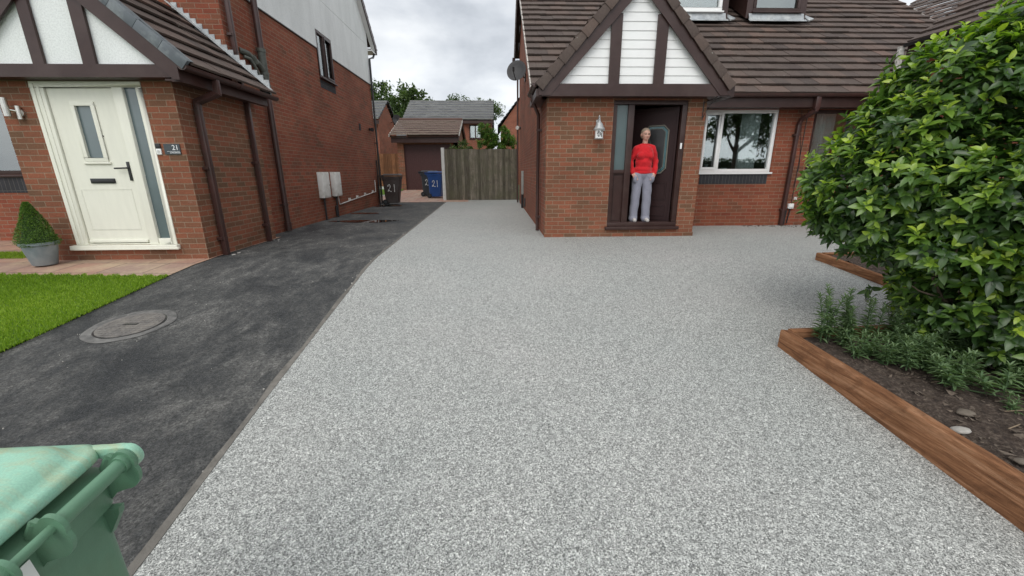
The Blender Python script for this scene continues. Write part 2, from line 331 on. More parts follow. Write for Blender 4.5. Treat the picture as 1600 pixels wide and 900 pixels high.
FENCB = timber('brown_fence', (0.13, 0.055, 0.028), (0.2, 0.09, 0.045), (0.27, 0.13, 0.07), (6, 6, 0.5), 4, board=(0.12, 0.06, 0.035))

def leaf_mat(name, stops, rough=0.38, spec=0.5, trans=0.25):
    m = bpy.data.materials.new(name); m.use_nodes = True; n, l = m.node_tree.nodes, m.node_tree.links; n.clear()
    b = n.new('ShaderNodeBsdfPrincipled'); o = n.new('ShaderNodeOutputMaterial')
    at = n.new('ShaderNodeAttribute'); at.attribute_name = 'tint'
    c = ramp(n, l, at.outputs['Fac'], stops)
    b.inputs['Roughness'].default_value = rough; b.inputs['Specular IOR Level'].default_value = spec
    l.new(c, b.inputs['Base Color'])
    t = n.new('ShaderNodeBsdfTranslucent'); c2 = mixc(n, l, 1.0, c, (1.3, 1.5, 0.5), 'MULTIPLY'); l.new(c2, t.inputs[0])
    mixs = n.new('ShaderNodeMixShader'); mixs.inputs[0].default_value = trans
    l.new(b.outputs[0], mixs.inputs[1]); l.new(t.outputs[0], mixs.inputs[2]); l.new(mixs.outputs[0], o.inputs[0]); return m
LAUREL = leaf_mat('laurel_leaf', [(0, (0.035, 0.078, 0.022)), (0.3, (0.09, 0.175, 0.034)), (0.6, (0.19, 0.31, 0.04)), (1, (0.40, 0.52, 0.06))], 0.34, 0.7, 0.35)
TREEL = leaf_mat('tree_leaf', [(0, (0.03, 0.055, 0.018)), (0.5, (0.06, 0.10, 0.03)), (1, (0.12, 0.16, 0.045))], 0.6, 0.3, 0.3)
BOXL = leaf_mat('box_leaf', [(0, (0.03, 0.075, 0.012)), (0.5, (0.08, 0.16, 0.02)), (1, (0.2, 0.30, 0.04))], 0.45, 0.4, 0.25)
HERB = leaf_mat('herb_leaf', [(0, (0.04, 0.08, 0.032)), (0.5, (0.10, 0.17, 0.075)), (1, (0.20, 0.28, 0.14))], 0.55, 0.35, 0.25)
GRASSM = leaf_mat('grass_blade', [(0, (0.08, 0.15, 0.012)), (0.5, (0.17, 0.29, 0.015)), (1, (0.32, 0.43, 0.05))], 0.6, 0.3, 0.3)
ROSE = simple('pale_blossom', (0.5, 0.42, 0.36), 0.8, 0.2)
LAWNB = simple('lawn_base', (0.075, 0.14, 0.02), 0.95, 0.3, 14)
WATER = None
def puddle_mat():
    m, n, l, b = new_mat('puddle_water'); b.inputs['Base Color'].default_value = (0.008, 0.008, 0.008, 1); b.inputs['Roughness'].default_value = 0.02
    b.inputs['Specular IOR Level'].default_value = 1.0; b.inputs['Coat Weight'].default_value = 0.6; return m
WATER = puddle_mat()
def binplastic():
    m, n, l, b = new_mat('green_bin_plastic')
    d = ramp(n, l, noise(n, l, 7, 6, 0.7, stretch=(1, 2.2, 1), dist=0.8), [(0.47, 0.0), (0.66, 0.8)])
    c = mixc(n, l, d, (0.27, 0.50, 0.37), (0.37, 0.40, 0.24))
    sp = ramp(n, l, noise(n, l, 220, 2), [(0.3, 0.9), (0.7, 1.08)]); c = mixc(n, l, 1.0, c, sp, 'MULTIPLY')
    l.new(c, b.inputs['Base Color']); b.inputs['Roughness'].default_value = 0.38; b.inputs['Specular IOR Level'].default_value = 0.5
    bump(n, l, b, noise(n, l, 300, 2), 0.12, 0.002); return m
GREENL = binplastic()
GREENB = simple('green_bin_body', (0.10, 0.21, 0.13), 0.45, 0.15, 5, dirt=(0.10, 0.17, 0.10), dscale=4, bmp=0.1, bscale=200)
MANH = simple('cast_iron_cover', (0.13, 0.12, 0.11), 0.75, 0.3, 20, bmp=0.5, bscale=50, dirt=(0.22, 0.2, 0.17), dscale=8)
PLATE = simple('slate_plate', (0.035, 0.045, 0.05), 0.25, 0.1)
TEXTW = simple('white_lettering', (0.8, 0.8, 0.8), 0.5, 0.02)

# ---------------------------------------------------------------- mesh builder
ORIG = {}
class MB:
    def __init__(s): s.v = []; s.f = []; s.uv = []; s.t = []
    def face(s, pts, uv=None, tint=0.5):
        i = len(s.v); s.v += [tuple(p) for p in pts]; s.f.append(tuple(range(i, i + len(pts)))); s.uv.append(uv); s.t.append(tint)
    def box(s, x0, x1, y0, y1, z0, z1, tint=0.5):
        s.obox((x0, y0, z0), (x1 - x0, 0, 0), (0, y1 - y0, 0), (0, 0, z1 - z0), tint)
    def obox(s, o, a, b, c, tint=0.5):
        o, a, b, c = map(Vector, (o, a, b, c)); i = len(s.v)
        P = [o, o + a, o + a + b, o + b, o + c, o + a + c, o + a + b + c, o + b + c]
        s.v += [tuple(p) for p in P]
        F = [(0, 3, 2, 1), (4, 5, 6, 7), (0, 1, 5, 4), (1, 2, 6, 5), (2, 3, 7, 6), (3, 0, 4, 7)]
        if a.cross(b).dot(c) < 0: F = [tuple(reversed(f)) for f in F]
        for f in F: s.f.append(tuple(i + k for k in f)); s.uv.append(None); s.t.append(tint)
    def prism(s, pts, vec, tint=0.5):
        pts = [Vector(p) for p in pts]; vec = Vector(vec)
        nrm = Vector((0, 0, 0))
        for k in range(len(pts)): nrm += pts[k].cross(pts[(k + 1) % len(pts)])
        if nrm.dot(vec) > 0: pts = pts[::-1]
        i = len(s.v); n = len(pts); s.v += [tuple(p) for p in pts] + [tuple(p + vec) for p in pts]
        s.f.append(tuple(range(i, i + n))); s.f.append(tuple(range(i + 2 * n - 1, i + n - 1, -1)))
        for k in range(n):
            k2 = (k + 1) % n; s.f.append((i + k, i + n + k, i + n + k2, i + k2))
        for _ in range(n + 2): s.uv.append(None); s.t.append(tint)
    def tube(s, pts, r, n=10, cap=True, tint=0.5):
        pts = [Vector(p) for p in pts]; rs = r if hasattr(r, '__len__') else [r] * len(pts)
        rings = []; up = None
        for k, p in enumerate(pts):
            d = (pts[min(k + 1, len(pts) - 1)] - pts[max(k - 1, 0)]).normalized()
            if up is None: up = Vector((0, 0, 1)) if abs(d.z) < 0.9 else Vector((1, 0, 0))
            a = d.cross(up).normalized(); b = a.cross(d).normalized(); up = b
            i = len(s.v); rings.append(i)
            for j in range(n):
                t = 2 * math.pi * j / n; s.v.append(tuple(p + (a * math.cos(t) + b * math.sin(t)) * rs[k]))
        for q in range(len(rings) - 1):
            for j in range(n):
                j2 = (j + 1) % n; s.f.append((rings[q] + j2, rings[q] + j, rings[q + 1] + j, rings[q + 1] + j2)); s.uv.append(None); s.t.append(tint)
        if cap:
            s.f.append(tuple(rings[0] + j for j in range(n))); s.f.append(tuple(rings[-1] + n - 1 - j for j in range(n))); s.uv += [None, None]; s.t += [tint, tint]
    def loft(s, loops, cap0=True, cap1=True, tint=0.5):
        n = len(loops[0]); st = []
        for L in loops: st.append(len(s.v)); s.v += [tuple(p) for p in L]
        for q in range(len(st) - 1):
            for j in range(n):
                j2 = (j + 1) % n; s.f.append((st[q] + j, st[q] + j2, st[q + 1] + j2, st[q + 1] + j)); s.uv.append(None); s.t.append(tint)
        if cap0: s.f.append(tuple(st[0] + n - 1 - j for j in range(n))); s.uv.append(None); s.t.append(tint)
        if cap1: s.f.append(tuple(st[-1] + j for j in range(n))); s.uv.append(None); s.t.append(tint)
    def lathe(s, c, prof, n=24):
        c = Vector(c)
        s.loft([[c + Vector((r * math.cos(2 * math.pi * j / n), r * math.sin(2 * math.pi * j / n), z)) for j in range(n)] for r, z in prof])
    def raw(s, V, F, tint):
        i = len(s.v); s.v += [tuple(p) for p in V]
        for f, t in zip(F, tint): s.f.append(tuple(i + k for k in f)); s.uv.append(None); s.t.append(t)
    def build(s, name, mat, parent=None, origin=None, smooth=False, bevel=0.0, seg=2, uvs=True, label=None):
        if parent is not None: o = ORIG.get(parent.name, Vector((0, 0, 0)))
        else: o = Vector(origin) if origin is not None else Vector((0, 0, 0))
        me = bpy.data.meshes.new(name)
        V = np.array(s.v, dtype=np.float64) - np.array(o)
        me.from_pydata(V.tolist(), [], s.f); me.update()
        at = me.attributes.new('tint', 'FLOAT', 'FACE'); at.data.foreach_set('value', [float(t) for t in s.t])
        if uvs:
            ul = me.uv_layers.new(name='UVMap'); od = np.array(o)
            for p in me.polygons:
                ex = s.uv[p.index]; nx, ny, nz = (abs(c) for c in p.normal)
                for k, li in enumerate(p.loop_indices):
                    if ex is not None: ul.data[li].uv = ex[k]
                    else:
                        x, y, z = V[me.loops[li].vertex_index] + od
                        ul.data[li].uv = (y + 0.11, z) if (nx >= ny and nx >= nz) else ((x, z) if ny >= nz else (x, y))
        if bevel:
            bm = bmesh.new(); bm.from_mesh(me); bmesh.ops.remove_doubles(bm, verts=bm.verts, dist=1e-5)
            bm.edges.ensure_lookup_table()
            ed = [e for e in bm.edges if len(e.link_faces) == 2 and e.calc_face_angle(0) > 0.5]
            bmesh.ops.bevel(bm, geom=ed, offset=bevel, segments=seg, affect='EDGES', profile=0.6, clamp_overlap=True)
            bm.to_mesh(me); bm.free()
        if smooth:
            me.polygons.foreach_set('use_smooth', [True] * len(me.polygons))
            if smooth != 'all': me.set_sharp_from_angle(angle=R(38))
        me.materials.append(mat)
        ob = bpy.data.objects.new(name, me); C.objects.link(ob)
        if parent is not None: ob.parent = parent; ORIG[ob.name] = o
        else: ob.location = o; ORIG[ob.name] = o
        if label: ob['label'] = label
        return ob
def thing(name, label, cat, loc=(0, 0, 0), group=None, rotz=0.0):
    o = bpy.data.objects.new(name, None); C.objects.link(o); o.location = loc; o.rotation_euler = (0, 0, rotz)
    o.empty_display_size = 0.1
    o['label'] = label; o['category'] = cat
    if group: o['group'] = group
    ORIG[o.name] = Vector(loc) if rotz == 0 else Vector((0, 0, 0)); return o
def tag(o, label, cat, group=None, kind=None):
    o['label'] = label; o['category'] = cat
    if group: o['group'] = group
    if kind: o['kind'] = kind
    return o
def struct(o, kind='structure', label=None):
    o['kind'] = kind
    if label: o['label'] = label
    return o

# ---------------------------------------------------------------- terrain
def gz(y):
    if y >= 6.1:
        if y <= 16.9: return 0.0
        return min(0.29, (y - 16.9) * 0.29 / 4.6)
    if y > 5.1: t = (6.1 - y); return -0.10 * t * t / 2.0
    return max(-0.86, -0.05 - 0.10 * (5.1 - y))
def interp(pts):
    xs = [p[0] for p in pts]; ys = [p[1] for p in pts]
    return lambda t: float(np.interp(t, xs, ys))
kerbR = interp([(-6, -1.50), (1.37, -1.535), (2.39, -1.60), (5.02, -1.72), (5.86, -1.75), (16.9, -2.07)])
kerbL = lambda y: kerbR(y) - 0.040 - .008 * math.sin(y * 5) - .006 * math.sin(y * 17)
def strip(name, mat, y0, y1, xl, xr, dz=0.0, step=0.25, thick=0.0, kind='structure', label=None):
    xl_ = xl if callable(xl) else (lambda y: xl); xr_ = xr if callable(xr) else (lambda y: xr)
    n = max(1, int(round((y1 - y0) / step))); mb = MB()
    ys = [y0 + (y1 - y0) * i / n for i in range(n + 1)]
    for a, b in zip(ys, ys[1:]):
        mb.face([(xl_(a), a, gz(a) + dz), (xr_(a), a, gz(a) + dz), (xr_(b), b, gz(b) + dz), (xl_(b), b, gz(b) + dz)])
        if thick:
            mb.face([(xl_(a), a, gz(a) + dz), (xl_(b), b, gz(b) + dz), (xl_(b), b, gz(b) + dz - thick), (xl_(a), a, gz(a) + dz - thick)])
            mb.face([(xr_(b), b, gz(b) + dz), (xr_(a), a, gz(a) + dz), (xr_(a), a, gz(a) + dz - thick), (xr_(b), b, gz(b) + dz - thick)])
    o = mb.build(name, mat)
    return struct(o, kind, label)
GROUNDM = simple('rough_ground', (0.07, 0.09, 0.035), 0.95, 0.4, 0.8)
mb = MB(); ys = [-900, -60, -20, -4.5, -3] + [i * 0.5 for i in range(-5, 46)] + [60, 200, 1500]
for a, b in zip(ys, ys[1:]):
    for xa, xb in ((-1200, -40), (-40, 40), (40, 1200)):
        mb.face([(xa, a, gz(a) - 0.035), (xb, a, gz(a) - 0.035), (xb, b, gz(b) - 0.035), (xa, b, gz(b) - 0.035)])
struct(mb.build('ground', GROUNDM))
strip('resin_driveway', RESIN, -4.0, 8.95, lambda y: kerbR(y), 12.0, 0.004)
strip('resin_side_path', RESIN, 8.95, 17.46, lambda y: kerbR(y), 0.90, 0.004)
strip('tarmac_driveway', TARM, -4.0, 16.9, lambda y: -4.13 if y < 5.95 else -4.8, kerbL, -0.004, step=0.15)
strip('kerb_edging', CONC, -4.0, 16.9, kerbL, kerbR, 0.008, thick=0.03)
strip('road', TARM, -12, -4.0, -40, 40, 0.0, step=2)
strip('far_verge', GROUNDM, -20, -12, -40, 40, 0.03, step=2)
strip('rear_paving', SLAB2, 16.9, 24, -6.2, -1.2, 0.006)
strip('rear_lawn', LAWNB, 19.0, 30, -12, -4.75, 0.03)
mb = MB(); mb.box(-6.3, -4.72, 18.85, 18.97, gz(18.9) - .05, gz(18.9) + 0.07); mb.box(-8.3, -4.72, 22.0, 22.15, 0.2, 0.42); struct(mb.build('lawn_kerb', POSTW))
# paving in front of the left house
edge = lambda x: 5.05 + (-4.16 - x) * 0.062
mb = MB(); xs = np.linspace(-4.13, -12, 34)
for a, b in zip(xs, xs[1:]):
    for q in range(6):
        ya0, ya1 = [edge(a) + (7.9 - edge(a)) * t for t in (q / 6, (q + 1) / 6)]; yb0, yb1 = [edge(b) + (7.9 - edge(b)) * t for t in (q / 6, (q + 1) / 6)]
        mb.face([(b, yb0, gz(yb0) + .006), (a, ya0, gz(ya0) + .006), (a, ya1, gz(ya1) + .006), (b, yb1, gz(yb1) + .006)])
struct(mb.build('front_paving', SLAB))
mb = MB(); xs = np.linspace(-4.13, -14, 30)
for a, b in zip(xs, xs[1:]):
    n = 14
    for q in range(n):
        ya0, ya1 = [-3 + (edge(a) + 3) * t for t in (q / n, (q + 1) / n)]; yb0, yb1 = [-3 + (edge(b) + 3) * t for t in (q / n, (q + 1) / n)]
        mb.face([(b, yb0, gz(yb0) + .012), (a, ya0, gz(ya0) + .012), (a, ya1, gz(ya1) + .012), (b, yb1, gz(yb1) + .012)])
struct(mb.build('lawn', LAWNB))
# blades
def fast_mesh(name, V, F, tint, mat, parent=None, origin=(0, 0, 0), smooth=False):
    o = Vector(ORIG.get(parent.name, (0, 0, 0))) if parent is not None else Vector(origin)
    V = np.asarray(V, dtype=np.float32) - np.array(o, dtype=np.float32); F = np.asarray(F, dtype=np.int32); k = F.shape[1]
    me = bpy.data.meshes.new(name); me.vertices.add(len(V)); me.vertices.foreach_set('co', V.ravel())
    me.loops.add(F.size); me.loops.foreach_set('vertex_index', F.ravel())
    me.polygons.add(len(F)); me.polygons.foreach_set('loop_start', np.arange(0, F.size, k, dtype=np.int32)); me.polygons.foreach_set('loop_total', np.full(len(F), k, dtype=np.int32))
    if smooth: me.polygons.foreach_set('use_smooth', np.ones(len(F), dtype=bool))
    me.update(calc_edges=True)
    at = me.attributes.new('tint', 'FLOAT', 'FACE'); at.data.foreach_set('value', np.asarray(tint, dtype=np.float32))
    me.materials.append(mat); ob = bpy.data.objects.new(name, me); C.objects.link(ob)
    if parent is not None: ob.parent = parent
    else: ob.location = o
    ORIG[ob.name] = o
    return ob
def grass(name, n, xr, yr, ok, h=(0.014, 0.036), dz=0.012):
    x = rng.uniform(*xr, n); y = rng.uniform(*yr, n); m = ok(x, y); x, y = x[m], y[m]; n = len(x)
    z = np.array([gz(t) for t in y]) + dz; a = rng.uniform(0, 2 * np.pi, n); hh = rng.uniform(*h, n); w = rng.uniform(0.0018, 0.004, n)
    lean = rng.uniform(0.1, 0.9, n) * hh; la = rng.uniform(0, 2 * np.pi, n)
    b = np.stack([x, y, z], 1); d = np.stack([np.cos(a), np.sin(a), 0 * a], 1) * w[:, None]
    mid = b + np.stack([np.cos(la) * lean * .35, np.sin(la) * lean * .35, hh * .6], 1); tip = b + np.stack([np.cos(la) * lean, np.sin(la) * lean, hh], 1)
    V = np.stack([b - d, b + d, mid + d * .7, mid - d * .7, tip], 1).reshape(-1, 3); i = np.arange(n)[:, None] * 5
    F = np.concatenate([i + np.array([[0, 1, 2]]), i + np.array([[0, 2, 3]]), i + np.array([[3, 2, 4]])], 0)
    pt = 0.5 + 0.28 * np.sin(x * 1.7 + y * 0.9) * np.sin(y * 2.3 - x) ; t = np.clip(pt * 0.6 + rng.uniform(-.1, .6, n), 0, 1)
    o = fast_mesh(name, V, F, np.concatenate([t, t, t]), GRASSM); struct(o, 'stuff', 'short green lawn grass beside the tarmac drive'); o['category'] = 'grass'; return o
grass('lawn_grass', 190000, (-8.5, -4.09), (2.6, 6.0), lambda x, y: y < edge(x) + 0.03 * np.sin(x * 30))
o = grass('path_grass', 9000, (-9, -6.85), (6.0, 6.5), lambda x, y: y < 6.5, dz=0.01); o['label'] = 'narrow grass strip beyond the pink slabs at the far left'
o = grass('rear_grass', 9000, (-8, -4.75), (19.0, 21.8), lambda x, y: y > 0, dz=0.03); o['label'] = 'small patch of grass behind the brown bin'

# puddles, as thin sheets of water
def blob(name, cx, cy, rx, ry, seed, mat=WATER, dz=0.002):
    rs = np.random.default_rng(seed); ph = rs.uniform(0, 6.28, 5); am = rs.uniform(0.02, 0.10, 5); pts = []
    for k in range(48):
        t = 2 * math.pi * k / 48; r = 1 + sum(am[j] * math.sin((j + 2) * t + ph[j]) for j in range(5))
        pts.append((cx + rx * r * math.cos(t), cy + ry * r * math.sin(t), gz(cy) + dz))
    mb = MB(); mb.face(pts); return struct(mb.build(name, mat))
blob('puddle', -3.35, 10.42, 0.80, 0.27, 1); blob('puddle', -3.98, 12.45, 0.40, 0.24, 2); blob('puddle', -4.0, 15.2, 0.50, 0.36, 3)

# pale crumbs of mortar and grit along the kerb and by the pipes: nobody could count them
mb = MB()
def crumb(x, y, s):
    z = gz(y); n = 6; a0 = random.random() * 6
    top = [(x + s * random.uniform(.6, 1) * math.cos(a0 + k * 6.283 / n), y + s * random.uniform(.6, 1) * math.sin(a0 + k * 6.283 / n), z + .003 + random.random() * .005) for k in range(n)]
    mb.prism([(p[0], p[1], z - 0.006) for p in top], (0, 0, 0.008 + random.random() * s * .15))
for k in range(60):
    y = random.uniform(0.4, 9.5) if k > 30 else random.uniform(4.3, 5.8); crumb(kerbL(y) + random.gauss(0.01, 0.025), y, random.choice((.004, .006, .008, .018)))
for k in range(7): crumb(-4.0 + random.gauss(0, .07), 6.25 + random.gauss(0, .12), random.uniform(.01, .035))
for k in range(5): crumb(-4.05 + random.gauss(0, .05), 7.6 + random.gauss(0, .1), random.uniform(.01, .03))
for k in range(45): crumb(random.uniform(-4.0, -1.8), random.uniform(1.0, 9), random.uniform(.002, .005))
o = mb.build('loose_grit', MUDP); struct(o, 'stuff', 'pale crumbs of mortar and grit scattered on the tarmac'); o['category'] = 'grit'
mb = MB()
for k in range(160):
    x = 5.4 + random.random() * 2.8; y = 8.9 - abs(random.gauss(0, .10)) * (1 + (x - 5.4) * .5); s = random.uniform(.008, .02)
    mb.prism([(x + s * math.cos(t), y + s * .5 * math.sin(t), gz(y)) for t in (0, 2.1 + random.random(), 4.2)], (random.uniform(-.01, .01), 0, random.uniform(.008, .014)))
o = mb.build('leaf_litter', SOILM); struct(o, 'stuff', 'dry leaf litter and soil along the foot of the brick wall by the downpipe'); o['category'] = 'litter'

# manhole cover
th = thing('manhole_cover', 'round iron drain cover with key slot set in a pale concrete ring in the tarmac', 'manhole cover', (-3.47, 3.72, gz(3.72)))
def ground_ring(cx, cy, r0, r1, dz, n=48, wob=0.0):
    mb = MB(); pts = []
    for k in range(n):
        a, b = 2 * math.pi * k / n, 2 * math.pi * (k + 1) / n
        f = lambda t, r: (cx + r * (1 + wob * math.sin(3 * t + 1) + wob * math.sin(7 * t)) * math.cos(t), cy + r * (1 + wob * math.sin(3 * t + 1) + wob * math.sin(7 * t)) * math.sin(t))
        g = lambda p: (p[0], p[1], gz(cy) + 0.10 * (p[1] - cy) + dz)
        if r0 > 0: mb.face([g(f(a, r0)), g(f(a, r1)), g(f(b, r1)), g(f(b, r0))])
        else: pts.append(g(f(a, r1)))
    if r0 <= 0: mb.prism(pts, (0, 0, 0.006))
    return mb
ground_ring(-3.47, 3.72, 0.268, 0.345, 0.001, wob=0.012).build('concrete_ring', COLLAR, th)
ground_ring(-3.47, 3.72, 0.255, 0.268, 0.0015).build('gap', BLACK, th)
ground_ring(-3.47, 3.72, 0, 0.255, 0.0015).build('lid', MANH, th)
mb = MB()
for a in range(-5, 6):
    for b in range(-5, 6):
        x, y = a * .042, b * .042
        if math.hypot(x, y) < .235 and not (abs(x) < .07 and abs(y) < .03):
            z = gz(3.72) + 0.1 * y + 0.0075; mb.box(-3.47 + x - .015, -3.47 + x + .015, 3.72 + y - .015, 3.72 + y + .015, z - .002, z + .0015)
mb.build('tread_pattern', MANH, th)
mb = MB(); mb.box(-3.53, -3.41, 3.70, 3.735, gz(3.72) + .0078, gz(3.72) + .012); mb.build('key_slot', BLACK, th)

# ---------------------------------------------------------------- building helpers
class Fr:  # local wall frame: u along wall, n outward, z up
    def __init__(s, O, U, Nn): s.O, s.U, s.N = Vector(O), Vector(U), Vector(Nn)
    def p(s, u, n, z): q = s.O + s.U * u + s.N * n; return (q.x, q.y, q.z + z)
def lbox(mb, fr, u0, u1, n0, n1, z0, z1, tint=0.5):
    mb.obox(fr.p(u0, n0, z0), fr.U * (u1 - u0), fr.N * (n1 - n0), (0, 0, z1 - z0), tint)
def wall(mb, fr, u0, u1, z0, z1, holes=(), t=0.25):
    us = sorted({u0, u1, *[h[0] for h in holes], *[h[1] for h in holes]}); zs = sorted({z0, z1, *[h[2] for h in holes], *[h[3] for h in holes]})
    def solid(i, j):
        if i < 0 or j < 0 or i >= len(us) - 1 or j >= len(zs) - 1: return False
        um, zm = (us[i] + us[i + 1]) / 2, (zs[j] + zs[j + 1]) / 2
        return not any(h[0] < um < h[1] and h[2] < zm < h[3] for h in holes)
    for i in range(len(us) - 1):
        for j in range(len(zs) - 1):
            if not solid(i, j): continue
            a, b, c, d = us[i], us[i + 1], zs[j], zs[j + 1]
            mb.face([fr.p(a, 0, c), fr.p(b, 0, c), fr.p(b, 0, d), fr.p(a, 0, d)]); mb.face([fr.p(b, -t, c), fr.p(a, -t, c), fr.p(a, -t, d), fr.p(b, -t, d)])
            if not solid(i - 1, j): mb.face([fr.p(a, -t, c), fr.p(a, 0, c), fr.p(a, 0, d), fr.p(a, -t, d)])
            if not solid(i + 1, j): mb.face([fr.p(b, 0, c), fr.p(b, -t, c), fr.p(b, -t, d), fr.p(b, 0, d)])
            if not solid(i, j - 1): mb.face([fr.p(a, -t, c), fr.p(b, -t, c), fr.p(b, 0, c), fr.p(a, 0, c)])
            if not solid(i, j + 1): mb.face([fr.p(a, 0, d), fr.p(b, 0, d), fr.p(b, -t, d), fr.p(a, -t, d)])
def window(fr, u0, u1, z0, z1, parent, mat, mull=(), fw=0.07, n0=-0.10, n1=-0.03, sill=0.04, glass=None, sash=(), sillmat=None, name='window', label=None, curtain=None):
    mb = MB(); glass = glass or GLASS
    lbox(mb, fr, u0, u1, n0, n1, z0, z0 + fw); lbox(mb, fr, u0, u1, n0, n1, z1 - fw, z1)
    lbox(mb, fr, u0, u0 + fw, n0, n1, z0 + fw, z1 - fw); lbox(mb, fr, u1 - fw, u1, n0, n1, z0 + fw, z1 - fw)
    for m in mull: lbox(mb, fr, m - fw * .5, m + fw * .5, n0, n1, z0 + fw, z1 - fw)
    w = mb.build(name, mat, parent, bevel=0.006, smooth=True, label=label)
    edges = [u0 + fw] + [x for m in mull for x in (m - fw * .5, m + fw * .5)] + [u1 - fw]
    for k in range(0, len(edges), 2):
        a, b = edges[k], edges[k + 1]
        if k // 2 in sash:
            s = MB(); q = 0.045; m0, m1 = n1 - .03, n1 + .018; c, d = z0 + fw - .012, z1 - fw + .012; a2, b2 = a - .012, b + .012
            lbox(s, fr, a2, b2, m0, m1, c, c + q); lbox(s, fr, a2, b2, m0, m1, d - q, d); lbox(s, fr, a2, a2 + q, m0, m1, c + q, d - q); lbox(s, fr, b2 - q, b2, m0, m1, c + q, d - q)
            s.build('sash', mat, w, bevel=0.006, smooth=True)
        g = MB(); lbox(g, fr, a - .005, b + .005, n0 + .02, n0 + .026, z0 + fw - .005, z1 - fw + .005); g.build('pane', glass, w)
    if sill:
        s = MB(); lbox(s, fr, u0 - .03, u1 + .03, n0 + .01, n1 + .07, z0 - sill, z0 - .001); s.build('sill', sillmat or mat, w, bevel=0.008, smooth=True)
    return w
def soldier(fr, u0, u1, z0, z1, parent):
    mb = MB(); lbox(mb, fr, u0, u1, -.02, 0.006, z0, z1); return mb.build('dark_brick_course', DKB, parent)
def tiles(mb, P0, U, S, W, L, gauge=0.335, tw=0.30, clip=None, th=0.034, jit=0.005, lift=0.036, edge=None):
    """tiles on a slope: P0 lower corner, U unit along eaves, S unit up the slope; clip(s)->(u0,u1)"""
    P0, U, S = Vector(P0), Vector(U), Vector(S); Nn = U.cross(S).normalized()
    if Nn.z < 0: Nn = -Nn
    k = 0; s = 0.0
    while s < L - 1e-6:
        s1 = min(s + gauge, L); u0, u1 = clip(s) if clip else (0.0, W)
        u0b, u1b = clip(s1) if clip else (0.0, W)
        off = (k % 2) * tw * 0.5; us = [u0]; x = math.floor(u0 / tw) * tw + off
        while x < u1 - 0.02:
            if x > u0 + 0.02: us.append(x)
            x += tw
        us.append(u1)
        row = random.uniform(-.08, .08)
        for a, b in zip(us, us[1:]):
            j = random.uniform(-jit, jit); t = min(.93, max(0, random.gauss(0.45, 0.2) + row)); g = 0.0018
            def q(u, v, n): return P0 + U * u + S * v + Nn * n
            ta, tb = a, b
            if clip:
                if a == u0: ta = u0b
                if b == u1: tb = u1b
            lo, hi = lift + th + j, th * 0.9 + j
            A, B, Cc, D = q(a + g, s - .012, lo), q(b - g, s - .012, lo), q(tb - g, s1 + .03, hi - .012), q(ta + g, s1 + .03, hi - .012)
            A0, B0 = q(a + g, s - .012, lo - th), q(b - g, s - .012, lo - th)
            mb.face([A, B, Cc, D] if (B - A).cross(D - A).dot(Nn) > 0 else [A, D, Cc, B], tint=t)
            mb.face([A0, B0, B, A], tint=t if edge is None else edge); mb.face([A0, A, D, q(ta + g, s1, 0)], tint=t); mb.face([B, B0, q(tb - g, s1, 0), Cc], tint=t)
        s = s1; k += 1
def pipe(path, r, mat, parent, name='downpipe', square=False, clips=(), label=None):
    mb = MB()
    if square:
        path = [Vector(p) for p in path]
        for a, b in zip(path, path[1:]):
            d = (b - a); z = d.normalized(); x = Vector((1, 0, 0)); x = (x - z * x.dot(z)).normalized(); y = z.cross(x)
            mb.obox(a - x * r - y * r - z * r * .6, x * 2 * r, y * 2 * r, d + z * r * 1.2)
    else: mb.tube(path, r, 14)
    o = mb.build(name, mat, parent, smooth=True, bevel=0.006 if square else 0, label=label)
    for c, nrm in clips:
        m2 = MB(); c = Vector(c); nrm = Vector(nrm); t = nrm.cross(Vector((0, 0, 1)))
        m2.obox(c - t * (r + .03) - nrm * .06 - Vector((0, 0, .018)), t * 2 * (r + .03), nrm * (.06 + r * .5), (0, 0, .036)); m2.tube([c - Vector((0, 0, .02)), c + Vector((0, 0, .02))], r + .009, 14)
        m2.build('pipe_clip', mat, o)
    return o
XF = Vector((1, 0, 0)); YF = Vector((0, 1, 0))

# ================================================================ RIGHT HOUSE
rh = thing('brick_house', 'brick house with brown tiled roof and a gabled entrance porch, behind the resin drive', 'house', (0.87, 7.55, 0))
PY = 7.55; WY = 8.95; XS = 0.87; XP = 3.66; PZ = 2.37
ff = Fr((0, PY, 0), (1, 0, 0), (0, -1, 0))       # porch front
fw_ = Fr((0, WY, 0), (1, 0, 0), (0, -1, 0))      # front wall
fs = Fr((XS, 0, 0), (0, 1, 0), (-1, 0, 0))       # side wall
PITCH = R(36); tp = math.tan(PITCH); EY, EZ = 8.60, 2.62
RIDY = 14.4; RIDZ = EZ + tp * (RIDY - EY); REY = 16.85; REZ = 5.20
mb = MB(); wall(mb, ff, XS, XP, -0.15, 2.62, [(2.03, 3.335, 0.19, 2.36)], t=0.22); mb.build('porch_wall', ORG_, rh)
mb = MB(); frp = Fr((XP, 0, 0), (0, 1, 0), (1, 0, 0)); wall(mb, frp, PY + .222, WY, -.15, 2.6, (), t=.2)
mb.build('porch_side_wall', ORG_, rh)
mb = MB()
lbox(mb, ff, 0.858, XP + .012, 0, 0.012, -0.15, 0.075); mb.build('plinth_course', ORG_, rh)
mb = MB(); wall(mb, fw_, XP, 11.2, -0.15, 2.6, [(4.30, 5.90, 1.15, 2.40), (6.66, 8.3, 1.15, 2.40)], t=0.25); mb.build('front_wall', RED, rh)
mb = MB(); g_ = [(XS, PY + .222, -.1), (XS, 16.5, -.1), (XS, 16.5, REZ + .05), (XS, RIDY, RIDZ - .05), (XS, EY + .2, EZ + .05), (XS, PY + .222, EZ - .02)]
mb.prism(g_, (0.2, 0, 0)); mb.build('side_wall', RED, rh)
